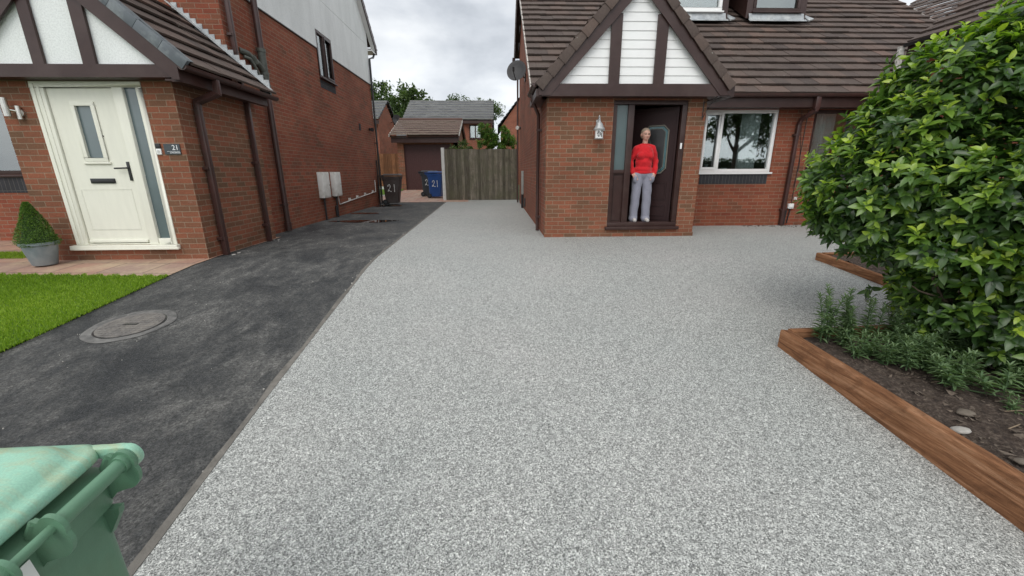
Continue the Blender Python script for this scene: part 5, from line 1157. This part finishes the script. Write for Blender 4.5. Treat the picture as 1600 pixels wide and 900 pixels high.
m = MB(); P0 = Vector((-1.86, 21.1, 2.80)); m.prism([P0, P0 + SG * LG, P0 + SG * LG - Vector((0, 0, .2)), P0 - Vector((0, 0, .2))], (.02, 0, 0)); m.prism([Vector((-1.86, 23.58, 3.82)), Vector((-1.86, 26.5, 2.75)), Vector((-1.86, 26.5, 2.55)), Vector((-1.86, 23.58, 3.62))], (.02, 0, 0)); m.build('bargeboard', BROWN, ga)
m = MB(); m.face([(-5.18, 23.6, 3.84), (-1.82, 23.6, 3.84), (-1.82, 26.6, 2.75), (-5.18, 26.6, 2.75)], tint=.5); m.build('rear_roof', TILR, ga)
def far_house(label, x0, x1, yf, yb, ze, zr, zb=.2, tilem=TILG, wins=(), ridge_x=True, name='brick_house', pipe_=False):
    h = thing(name, label, 'house', ((x0 + x1) / 2, yf, zb)); m = MB()
    if ridge_x:
        ym = (yf + yb) / 2; fr = Fr((0, yf, 0), (1, 0, 0), (0, -1, 0)); wall(m, fr, x0, x1, zb, ze, wins, t=.2); m.box(x0, x1, yb - .2, yb, zb, ze)
        for xa in (x0, x1 - .2): m.prism([(xa, yf + .2, zb), (xa, yb - .2, zb), (xa, yb - .2, ze), (xa, ym, zr - .1), (xa, yf + .2, ze)], (.2, 0, 0))
        m.build('wall', FARB, h); m = MB(); L = math.hypot(ym - yf + .3, zr - ze)
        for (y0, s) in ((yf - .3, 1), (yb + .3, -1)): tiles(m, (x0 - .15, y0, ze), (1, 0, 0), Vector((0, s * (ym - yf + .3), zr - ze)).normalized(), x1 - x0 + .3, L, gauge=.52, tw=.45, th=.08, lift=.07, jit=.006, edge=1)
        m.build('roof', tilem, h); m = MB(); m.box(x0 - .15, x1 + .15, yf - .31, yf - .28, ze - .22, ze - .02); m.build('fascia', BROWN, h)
    else:
        xm = (x0 + x1) / 2; m.prism([(x0, yf, zb), (x1, yf, zb), (x1, yf, ze), (xm, yf, zr - .06), (x0, yf, ze)], (0, yb - yf, 0)); m.build('wall', FARB, h); m = MB(); L = math.hypot(xm - x0 + .2, zr - ze)
        for (xa, s) in ((x0 - .2, 1), (x1 + .2, -1)): tiles(m, (xa, yf - .15, ze - .0), (0, 1, 0), Vector((s * (xm - x0 + .2), 0, zr - ze)).normalized(), yb - yf, L, gauge=.3, tw=.45)
        m.build('roof', tilem, h)
    for (a, b, c, d) in wins:
        if ridge_x: window(fr, a, b, c, d, h, BROWN, mull=((a + b) / 2,), fw=.09, sill=.05); m = MB(); m.box(a - .2, b + .2, yf + .6, yf + .65, c - .3, d + .3); m.build('interior_wall', simple('dark_room', (.05, .05, .05), .9) if 'dark_room' not in MAT else MAT['dark_room'], h)
    return h
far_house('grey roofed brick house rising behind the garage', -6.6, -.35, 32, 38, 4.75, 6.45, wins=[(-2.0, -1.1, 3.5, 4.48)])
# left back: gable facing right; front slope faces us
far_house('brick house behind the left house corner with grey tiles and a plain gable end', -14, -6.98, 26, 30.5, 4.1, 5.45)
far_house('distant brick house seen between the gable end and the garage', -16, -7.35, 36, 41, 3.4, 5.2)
far_house('brick gable house beyond the rear fence at the right', .35, 3.4, 30, 38, 4.2, 6.3, ridge_x=False)
m = MB(); m.tube([(-6.93, 29, 4.3), (-6.7, 28.8, 4.35)], .02, 6); c0 = Vector((-6.55, 28.7, 4.45)); m.loft([[c0 + Vector((r * .9 * math.cos(a), -.05 * r, r * math.sin(a))) + Vector((.1, -dd, 0)) for a in [2 * math.pi * j / 18 for j in range(18)]] for r, dd in ((.001, 0), (.2, .03), (.3, .08), (.001, .02))]); tag(m.build('satellite_dish', DISH, None, (-6.95, 28.9, 4.2)), 'dark satellite dish on the distant gable end at the left', 'satellite dish')

# ================================================================ neighbour's wing at the right
nw = thing('brick_house', 'neighbouring house at the far right, brown fascia and tiled roof showing above the bush', 'house', (8.6, 9, 0))
e0 = Vector((8.6, 9.25, 3.70)); e1 = Vector((8.9, 4.2, 3.70)); ue = (e1 - e0); Le = ue.length; ue.normalize(); upn = Vector((-ue.y, ue.x, 0)); upn = upn if upn.x > 0 else -upn
m = MB(); m.obox(e0 + upn * .25 + Vector((0, 0, -3.9)), ue * Le, upn * 5, (0, 0, 3.75)); m.build('wall', RED, nw)
m = MB(); m.obox(e0 - Vector((0, 0, .26)), ue * Le, upn * .03, (0, 0, .25)); m.build('fascia', BROWN, nw)
gutter(nw, [e0 - upn * .06 + Vector((0, 0, .0)), e1 - upn * .06 + Vector((0, 0, 0))], mat=BLACK)
Sn = (upn * math.cos(R(33)) + Vector((0, 0, math.sin(R(33))))).normalized(); 
m = MB(); tiles(m, e1, -ue, Sn, Le - .0, 5.2, gauge=.335, clip=lambda s: (0, Le + s * .12)); m.build('roof', TILE, nw)
# rear neighbour roof, further back
e0b = Vector((12.3, 16.5, 4.75)); ueb = Vector((.28, -.96, 0)).normalized(); upb = Vector((.96, .28, 0)); Sb = (upb * math.cos(R(33)) + Vector((0, 0, math.sin(R(33))))).normalized()
h = thing('brick_house', 'dark grey tiled roof of a further house behind the right end of the brown roof', 'house', tuple(e0b)); m = MB(); tiles(m, e0b + ueb * 9, -ueb, Sb, 9, 6.2, gauge=.335); m.build('roof', TILE, h); m = MB(); m.obox(e0b + upb * .3 - Vector((0, 0, 4.4)), ueb * 9, upb * 5, (0, 0, 4.3)); m.build('wall', RED, h)
m = MB(); m.obox((8.44, 9.26, 3.66), (.11, 0, 0), (0, .05, 0), (.02, .0, -.85)); tag(m.build('board_end', ALGAE, None, (8.5, 9.3, 2.8)), 'peeling white painted board end standing against the brown roof above the bush', 'board')

# ================================================================ foliage
LEAFV = np.array([[0, 0, 0], [.34, 0, .02], [.68, 0, .03], [1, 0, -.03], [.30, .5, .11], [.66, .42, .12], [.30, -.5, .11], [.66, -.42, .12]], dtype=np.float32)  # x along, y half width unit, z
LEAFT = np.array([[0, 1, 4], [1, 5, 4], [1, 2, 5], [2, 3, 5], [0, 6, 1], [1, 6, 7], [1, 7, 2], [2, 7, 3]], dtype=np.int32)
def leaves(pos, dirv, nrm, length, width, tint):
    """arrays: pos(n,3) base, dirv(n,3), nrm(n,3); returns V,F,t"""
    d = dirv / np.linalg.norm(dirv, axis=1, keepdims=True); s = np.cross(nrm, d); s /= (np.linalg.norm(s, axis=1, keepdims=True) + 1e-9); u = np.cross(d, s)
    T = LEAFV[None]; V = pos[:, None] + d[:, None] * (T[..., 0:1] * length[:, None, None]) + s[:, None] * (T[..., 1:2] * width[:, None, None]) + u[:, None] * (T[..., 2:3] * length[:, None, None] * .8)
    # droop along the leaf
    V[..., 2] -= (T[..., 0] ** 2) * (length * .12)[:, None]
    n = len(pos); F = (np.arange(n)[:, None, None] * 8 + LEAFT[None]).reshape(-1, 3); return V.reshape(-1, 3), F, np.repeat(tint, 8)
def unit(n):
    v = rng.normal(size=(n, 3)); return v / np.linalg.norm(v, axis=1, keepdims=True)
def merge(lst):
    V, F, T, o = [], [], [], 0
    for v, f, t in lst: V.append(v); F.append(f + o); T.append(t); o += len(v)
    return np.concatenate(V), np.concatenate(F), np.concatenate(T)
def shrub_rosettes(blobs, nros, leaf=(.085, .12), per=8, inner=2500, seed=3, young=.35):
    """rosettes of leaves on the outer skin of a union of ellipsoids, plus dark inner leaves"""
    B = np.array([b[:3] for b in blobs]); Rr = np.array([b[3:6] for b in blobs]); ar = Rr[:, 0] * Rr[:, 1] + Rr[:, 1] * Rr[:, 2] + Rr[:, 0] * Rr[:, 2]; pr2 = ar / ar.sum(); P, Nn = [], []
    tries = 0
    while sum(len(p) for p in P) < nros and tries < 40:
        tries += 1; k = rng.choice(len(B), 2000, p=pr2); u = unit(2000); bumpy = 1 + .12 * np.sin(u[:, :1] * 7 + k[:, None]) * np.sin(u[:, 1:2] * 6 + 1) + rng.normal(0, .06, (2000, 1)) + .12 * np.abs(rng.normal(0, 1, (2000, 1))) * (rng.random((2000, 1)) < .14)
        p = B[k] + Rr[k] * u * bumpy; n_ = u / Rr[k]; n_ /= np.linalg.norm(n_, axis=1, keepdims=True)
        dd = (((p[:, None] - B[None]) / Rr[None]) ** 2).sum(2); dd[np.arange(2000), k] = 9; ok = dd.min(1) > .86; P.append(p[ok]); Nn.append(n_[ok])
    P = np.concatenate(P)[:nros]; Nn = np.concatenate(Nn)[:nros]; out = []; n = len(P)
    ax = Nn * .75 + np.array([0, 0, .62]) + rng.normal(0, .25, (n, 3)); ax /= np.linalg.norm(ax, axis=1, keepdims=True)
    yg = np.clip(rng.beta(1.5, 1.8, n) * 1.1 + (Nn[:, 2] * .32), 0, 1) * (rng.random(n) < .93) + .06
    for j in range(per):
        ph = 2 * np.pi * j / per * 1.0 + rng.uniform(0, 6.28, n) * 0 + (P[:, 0] * 50) + rng.normal(0, .25, n)
        a = np.cross(ax, np.array([.31, .77, .2])); a /= np.linalg.norm(a, axis=1, keepdims=True); b = np.cross(ax, a)
        inner_ring = j % 3 == 0; tilt = (.95 if inner_ring else .18) + rng.normal(0, .2, n)
        dv = (a * np.cos(ph)[:, None] + b * np.sin(ph)[:, None]) + ax * tilt[:, None]
        sz = leaf[0] * .62 + (leaf[1] - leaf[0] * .62) * rng.random(n); L = sz * (.72 if inner_ring else 1.0); W = L * rng.uniform(.38, .50, n)
        base = P - ax * (0.0 if inner_ring else .03) - ax * (j // 3) * .012
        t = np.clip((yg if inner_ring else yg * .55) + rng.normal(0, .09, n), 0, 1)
        out.append(leaves(base, dv, ax, L, W, t))
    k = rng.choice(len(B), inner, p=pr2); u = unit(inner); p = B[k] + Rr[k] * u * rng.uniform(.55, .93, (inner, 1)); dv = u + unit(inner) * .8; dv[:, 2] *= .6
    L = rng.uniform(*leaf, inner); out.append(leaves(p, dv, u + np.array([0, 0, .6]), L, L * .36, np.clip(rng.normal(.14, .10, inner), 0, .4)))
    return merge(out)
# big glossy evergreen shrub in the raised bed
bigs = thing('evergreen_shrub', 'large glossy leaved evergreen bush growing from the timber edged bed at the right', 'shrub', (3.35, 2.85, gz(2.85)))
blobs = [(3.85, 3.05, 1.05, .90, .95, .72), (3.17, 3.3, 1.06, .55, .55, .48), (3.12, 3.3, .88, .40, .42, .30), (3.24, 3.25, 1.46, .38, .45, .36), (3.40, 3.15, 1.75, .42, .45, .40), (3.78, 3.0, 2.00, .42, .45, .42), (4.15, 2.9, 2.22, .50, .5, .45), (3.95, 2.75, .2, .75, .55, .45), (3.75, 2.95, .32, .5, .5, .42), (4.3, 2.3, -.05, .6, .5, .4), (4.35, 2.75, 1.3, .9, .8, .8), (3.62, 2.9, .66, .62, .55, .30), (4.2, 2.6, .55, .8, .7, .5), (3.5, 2.75, 1.0, .45, .5, .45), (4.6, 2.6, 2.2, .6, .5, .5), (3.75, 2.6, .45, .4, .35, .25)]
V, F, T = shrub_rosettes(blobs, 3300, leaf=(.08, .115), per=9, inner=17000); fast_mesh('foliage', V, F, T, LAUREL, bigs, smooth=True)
m = MB(); base = Vector((3.66, 2.80, gz(2.85) - .02))
def limb(m, p, d, L, r, depth):
    pts = [Vector(p)]; d = Vector(d).normalized(); rr = [r]
    for k in range(4): d = (d + Vector((random.gauss(0, .12), random.gauss(0, .12), random.gauss(.04, .08)))).normalized(); pts.append(pts[-1] + d * L / 4); rr.append(r * (1 - .14 * (k + 1)))
    m.tube(pts, rr, 8)
    if depth:
        for k in range(3): limb(m, pts[random.choice((2, 3, 4))], d + Vector((random.gauss(0, .6), random.gauss(0, .6), random.gauss(.2, .3))), L * .7, r * .55, depth - 1)
for dx, dy in ((-.3, .4), (.1, .2), (.6, .1), (.3, .6), (-.1, .1)): limb(m, base + Vector((dx * .12, dy * .12, 0)), (dx * .6, dy * .6, 1), .62, .032, 2)
m.build('stem', BARK, bigs, smooth=True)
def cloud_tree(name, label, loc, blobs, nleaf, leaf, trunk_h, r, group=None, cat='tree', mat=TREEL, trunk=True, limbs=5):
    t = thing(name, label, cat, loc, group); lo = np.array(loc); B = np.array([b[:3] for b in blobs]) + lo; Rr = np.array([b[3:6] for b in blobs]); vol = Rr.prod(1); k = rng.choice(len(B), nleaf, p=vol ** .8 / (vol ** .8).sum())
    # leaf clumps through the volume
    ncl = max(30, nleaf // 45); kc = rng.choice(len(B), ncl, p=vol ** .8 / (vol ** .8).sum()); cc = B[kc] + Rr[kc] * unit(ncl) * (rng.uniform(.35, 1.05, (ncl, 1))); ci = rng.integers(0, ncl, nleaf)
    cs = Rr.mean() * .27; p = cc[ci] + unit(nleaf) * (rng.random((nleaf, 1)) ** .5) * cs * rng.uniform(.6, 1.3, (ncl, 1))[ci]
    L = rng.uniform(.7, 1.3, nleaf) * leaf; tint = np.clip(rng.normal(.45, .16, ncl)[ci] + rng.normal(0, .12, nleaf), 0, 1)
    V, F, T = leaves(p, unit(nleaf), unit(nleaf) + np.array([0, 0, .8]), L, L * .42, tint); fast_mesh('crown', V, F, T, mat, t)
    if trunk:
        m = MB(); b0 = Vector(loc); top = b0 + Vector((0, 0, trunk_h)); m.tube([b0 - Vector((0, 0, .1)), b0 + Vector((.02, 0, trunk_h * .4)), top], [r * 1.2, r, r * .8], 9)
        for j in range(limbs): c = Vector(B[j % len(B)]); mid = top.lerp(c, .5) + Vector((random.gauss(0, .1), random.gauss(0, .1), .1)) * trunk_h * .2; m.tube([top - Vector((0, 0, trunk_h * .15)), mid, c], [r * .55, r * .35, r * .12], 7)
        m.build('trunk', BARK, t, smooth=True)
    return t
cloud_tree('leafy_tree', 'leafy tree rising behind the left house corner', (-15.5, 58, .3), [(0, 0, 8.2, 3.2, 3, 3.6), (-3, 0, 7.5, 3, 3, 3), (1.5, 0, 6, 2.5, 2, 3.2)], 14000, .42, 5, .3, 'trees behind the houses')
cloud_tree('leafy_tree', 'rounded leafy tree just left of the grey house roof', (-11.0, 55, .3), [(0, 0, 8.5, 2.4, 2.2, 2.6), (1.6, 0, 7.8, 2.0, 2, 2.4), (-.8, 0, 5.5, 2.6, 2, 3), (.5, 0, 3, 2.6, 2, 3)], 16000, .40, 5, .3, 'trees behind the houses')
cloud_tree('leafy_tree', 'darker tree low between the gable end and the garage', (-10.6, 45, .3), [(0, 0, 4.0, 1.5, 1.5, 2.6), (.8, 0, 2.5, 1.5, 1.2, 2)], 9000, .22, 2, .2, 'trees behind the houses')
cloud_tree('leafy_tree', 'thin treetop just showing over the grey roof ridge', (-6.5, 70, .3), [(0, 0, 10.6, 3.5, 2, 1.8), (5, 0, 10.2, 3, 2, 1.5)], 6000, .3, 8, .3, 'trees behind the houses', limbs=3)
cloud_tree('garden_shrub', 'pale flowering shrub behind the fence beside the garage', (-1.55, 19.6, .2), [(0, 0, 1.75, .55, .5, .55), (.3, 0, 1.3, .6, .5, .7)], 7000, .085, .9, .04, cat='shrub')
cloud_tree('garden_shrub', 'tall green shrub behind the fence next to the side wall', (-.15, 20.2, .2), [(-.3, 0, 2.3, .45, .4, .5), (.25, 0, 2.2, .4, .4, .45), (.7, 0, 2.35, .4, .4, .4), (0, 0, 1.4, 1.05, .6, .8), (-.45, 0, 2.85, .25, .3, .35), (.5, 0, 2.75, .2, .3, .25), (-.1, 0, 2.7, .2, .2, .3)], 12000, .09, 1.0, .05, cat='shrub', mat=BOXL)
# trees across the street behind the camera, seen only in the window reflections
for (x, y, s, lab) in ((15.5, -9, 1.0, 'street tree across the road, right of the drive'), (23, -12, 1.25, 'largest street tree across the road'), (9, -16, 1.1, 'street tree across the road opposite the drive'), (-14, -14, 1.1, 'street tree across the road, left of the drive')):
    cloud_tree('street_tree', lab, (x, y, -.83), [(0, 0, 6.2 * s, 2.6 * s, 2.6 * s, 2.2 * s), (1.6 * s, .4, 4.6 * s, 1.6 * s, 1.6 * s, 1.3 * s), (-1.7 * s, 0, 4.8 * s, 1.6 * s, 1.5 * s, 1.3 * s)], 7000, .22, 3.6 * s, .17 * s, 'street trees behind the camera')

hd = thing('hedge', 'clipped garden hedge across the road', 'hedge', (16, -14, -.8)); n = 30000
p = np.stack([rng.uniform(6, 34, n), rng.normal(-14, .35, n), rng.uniform(-.8, 2.0, n)], 1); V, F, T = leaves(p, unit(n), unit(n), np.full(n, .18), np.full(n, .08), rng.uniform(0, .7, n)); fast_mesh('foliage', V, F, T, TREEL, hd)
m = MB(); m.box(6, 34, -14.4, -13.6, -.85, 1.75); m.build('inner_growth', simple('hedge_inner', (.02, .03, .012), .9), hd)
# topiary in its pot
t = thing('potted_topiary', 'clipped cone of box in a round grey pot left of the cream door', 'potted plant', (-6.12, 5.60, .006))
m = MB(); m.lathe((-6.12, 5.60, .006), [(.115, 0), (.125, .01), (.175, .27), (.19, .275), (.192, .305), (.176, .31), (.17, .30), (.16, .24), (.01, .24)], 28); m.build('pot', GREYPOT, t, smooth=True)
m = MB(); m.lathe((-6.12, 5.60, .25), [(.16, 0), (.16, .02), (.01, .03)], 20); m.build('compost', SOILM, t)
n = 9000; h = rng.random(n) ** 1.25; a = rng.uniform(0, 6.28, n); rad = (1 - h) ** .85 * .20 * (rng.uniform(.78, 1.06, n) + .12 * (rng.random(n) < .05)) * (1 + .07 * np.sin(a * 3 + h * 9) + .04 * np.sin(a * 7 - h * 17)) + .014; z = .27 + h * .56
rad *= np.where(h < .06, .85, 1); p = np.stack([-6.12 + rad * np.cos(a), 5.60 + rad * np.sin(a), z], 1); out = np.stack([np.cos(a), np.sin(a), .5 + 0 * a], 1)
V, F, T = leaves(p, out + unit(n) * .9, out, rng.uniform(.013, .022, n), rng.uniform(.006, .010, n), np.clip(rng.normal(.45, .2, n), 0, 1)); fast_mesh('foliage', V, F, T, BOXL, t)
m = MB(); m.loft([[(-6.12 + r * math.cos(2 * math.pi * j / 20), 5.6 + r * math.sin(2 * math.pi * j / 20), z_) for j in range(20)] for r, z_ in ((.15, .26), (.155, .34), (.09, .55), (.02, .78))]); m.build('inner_growth', simple('box_inner', (.03, .06, .015), .9), t)

# ================================================================ raised beds
def bz(y): return gz(y) + .09 + .036 * max(0.0, 3.1 - y)
def sleeper(pts, w, h0, label, hk=0.0, name='timber_sleeper', mat=SLEEP, z0=-.03, group='timber sleepers edging the beds'):
    """pts: outer bottom edge start/end; w vector across"""
    a, b = Vector(pts[0]), Vector(pts[1]); m = MB(); n = 14; L = []
    wv = Vector(w)
    for k in range(n + 1):
        p = a.lerp(b, k / n); j = lambda: random.uniform(-.0025, .0025); zz = gz(p.y); h = h0 + hk * (a.y - p.y)
        P = Vector((p.x, p.y, zz)); L.append([P + Vector((j(), 0, z0)), P + Vector((j(), 0, h - .012 + j())), P + wv * .10 + Vector((0, 0, h + j())), P + wv * .55 + Vector((0, 0, h + j())), P + wv + Vector((0, 0, h - .008 + j())), P + wv + Vector((0, 0, z0))])
    if (b - a).cross(wv).z > 0: L = [l[::-1] for l in L]
    m.loft(L[::-1]); o = m.build(name, mat, None, (a.x, a.y, gz(a.y)), smooth=True); tag(o, label, 'sleeper', group); return o
sleeper([(2.355, 3.10, 0), (2.415, .55, 0)], (.085, 0, 0), .155, 'long orange brown sleeper along the front of the near bed', hk=.040)
sleeper([(2.44, 3.13, 0), (5.6, 3.28, 0)], (0, -.07, 0), .150, 'sleeper across the back of the near bed, behind the leafy seedlings', mat=SLEEPX)
sleeper([(4.43, 5.43, 0), (4.53, 3.62, 0)], (.085, 0, 0), .105, 'sleeper edging the far bed, half under the bush')
sleeper([(4.52, 5.45, 0), (7.2, 5.55, 0)], (0, -.08, 0), .105, 'sleeper across the back of the far bed', mat=SLEEPX)
def soil_sheet(name, x0, x1, y0, y1, dz, hk=0.0):
    nx, ny = int((x1 - x0) / .035), int((y1 - y0) / .035); V = np.zeros((ny + 1, nx + 1, 3)); X, Y = np.meshgrid(np.linspace(x0, x1, nx + 1), np.linspace(y0, y1, ny + 1))
    Z = np.vectorize(gz)(Y) + dz + hk * np.maximum(0, 3.1 - Y) + .012 * np.sin(X * 9 + Y * 3) * np.sin(Y * 7) + rng.normal(0, .006, X.shape) + .02 * np.sin(X * 3.1) * np.sin(Y * 2.7 + 1)
    V = np.stack([X, Y, Z], 2).reshape(-1, 3); i = np.arange(ny)[:, None] * (nx + 1) + np.arange(nx)[None]; F = np.stack([i, i + 1, i + nx + 2, i + nx + 1], 2).reshape(-1, 4)
    o = fast_mesh(name, V, F, np.full(len(F), .5), SOILM, smooth=True); return struct(o)
soil_sheet('soil', 2.44, 6.5, .3, 3.08, .085, .036); soil_sheet('soil', 4.57, 7.2, 3.6, 5.4, .07)
# clods and small stones in the soil, uncountable
m = MB()
for k in range(2200):
    x = random.uniform(2.48, 4.6); y = random.uniform(.6, 3.0); s = abs(random.gauss(0, .013)) + .005; z = bz(y) + .002
    c = Vector((x, y, z)); pts = [c + Vector((random.uniform(-1, 1), random.uniform(-1, 1), random.uniform(-.4, .8))) * s for _ in range(4)]
    m.face([pts[0], pts[1], pts[2]]); m.face([pts[0], pts[2], pts[3]]); m.face([pts[0], pts[3], pts[1]]); m.face([pts[1], pts[3], pts[2]])
o = m.build('soil_crumbs', simple('soil_crumb', (.11, .085, .065), .95, .5, 30)); struct(o, 'stuff', 'crumbs of soil, bark and grit on the near bed'); o['category'] = 'soil crumbs'
def stone(x, y, s, label, mat):
    m = MB(); n = 14; L = []
    sd_ = random.random() * 6
    for k in range(7):
        t_ = math.pi * k / 6; L.append([(x + s * 1.5 * max(math.sin(t_), .02) * (1 + .12 * math.sin(3 * a + sd_)) * math.cos(a), y + s * max(math.sin(t_), .02) * (1 + .1 * math.sin(2 * a + sd_)) * math.sin(a), bz(y) + s * .25 - s * .45 * math.cos(t_)) for a in [2 * math.pi * j / n for j in range(n)]])
    m.loft(L); tag(m.build('stone', mat, None, (x, y, bz(y)), smooth='all'), label, 'stone')
STN = simple('pale_stone', (.34, .32, .29), .8, .25, 25, bmp=.5); STN2 = simple('brown_stone', (.14, .115, .09), .85, .25, 25, bmp=.5)
stone(2.60, 1.90, .035, 'pale flat stone against the inside of the long sleeper', STN); stone(2.80, 2.05, .035, 'brown rounded stone deeper in the near bed', STN2); stone(2.66, 1.66, .028, 'small dull stone nearest the camera in the bed', STN2)
m = MB()
for k in range(16):
    x, y = random.uniform(2.7, 4.0), random.uniform(1.2, 2.7); p = Vector((x, y, bz(y) + .01)); a = random.uniform(-.4, .9); d = Vector((math.cos(a), -math.sin(a) * .6, .02)); L = random.uniform(.12, .4); m.tube([p, p + d * L * .5 + Vector((0, 0, .02)), p + d * L + Vector((0, .03, 0))], [.0035, .003, .0015], 5)
o = m.build('fallen_twigs', simple('dry_twig', (.2, .15, .1), .9, .3)); struct(o, 'stuff', 'thin dry twigs lying on the soil of the near bed'); o['category'] = 'twigs'
def herb(x, y, h, nst, spread, label, seed, lean=.25, ll=.085):
    rs = np.random.default_rng(seed); z0 = bz(y); t = thing('bed_plant', label, 'plant', (x, y, z0), 'leafy seedlings in the near raised bed'); m = MB(); parts = []
    for s in range(nst):
        a = rs.uniform(0, 6.28); bx = x + rs.normal(0, spread * .3); by = y + rs.normal(0, spread * .3); hh = h * rs.uniform(.65, 1.05) if s else h; dx, dy = np.cos(a) * lean * hh * rs.uniform(.2, 1), np.sin(a) * lean * hh * rs.uniform(.2, 1)
        P = [Vector((x, y, z0 - .02))] + [Vector((bx + dx * q * q, by + dy * q * q, z0 + hh * q)) for q in (.08, .35, .7, 1)]; m.tube(P, [.005, .004, .0035, .003, .0015], 5)
        nl = int(16 + hh * 130); q = np.sort(rs.uniform(.12, 1, nl)); pos = np.stack([bx + dx * q * q, by + dy * q * q, z0 + hh * q], 1); ph = np.arange(nl) * 2.4 + rs.uniform(0, 6)
        up = np.where(q > .8, 1.1, .35) + rs.normal(0, .15, nl); dv = np.stack([np.cos(ph), np.sin(ph), up], 1); L = ll * (1.1 - .55 * q) * rs.uniform(.8, 1.25, nl); parts.append(leaves(pos, dv, np.stack([0 * q, 0 * q, 1 + 0 * q], 1) + .1, L, L * .19, np.clip(rs.normal(.5 + .3 * q, .16, nl), 0, 1)))
    V, F, T = merge(parts); fast_mesh('foliage', V, F, T, HERB, t); m.build('stem', HERB, t)
herb(2.66, 2.97, 0.493, 6, .10, 'tallest spiky seedling in the corner of the near bed', 1)
herb(2.78, 2.93, 0.383, 5, .09, 'second seedling from the bed corner, slightly shorter', 2)
herb(3.02, 2.96, 0.365, 3, .07, 'lone narrow seedling against the back sleeper, middle of the row', 3, .1)
herb(3.22, 2.92, 0.347, 7, .12, 'bushy seedling at the back sleeper left of the dark gap', 4)
herb(2.80, 2.72, 0.208, 14, .28, 'low feathery clump behind the soil gap near the front sleeper', 5, .7, .075)
herb(3.02, 2.62, 0.223, 18, .32, 'broad feathery clump in the middle of the near bed', 6, .8, .08)
herb(3.30, 2.72, 0.267, 15, .32, 'dense clump of narrow leaves beside the bush stems', 7, .6, .08)
herb(3.05, 2.36, 0.194, 13, .26, 'front clump of long arching leaves over the bare soil', 8, .9, .095)
herb(3.50, 2.25, 0.223, 13, .34, 'dark clump under the overhanging bush', 9, .8, .09)
herb(3.55, 1.85, 0.178, 15, .4, 'grassy clump at the right edge under the bush', 10, .9, .12)
herb(3.10, 2.08, 0.089, 3, .06, 'tiny bright weed alone on the bare soil', 11, .8, .05)
herb(3.55, 2.95, 0.365, 13, .3, 'grey green clump at the back sleeper under the bush edge', 12, .5, .07)
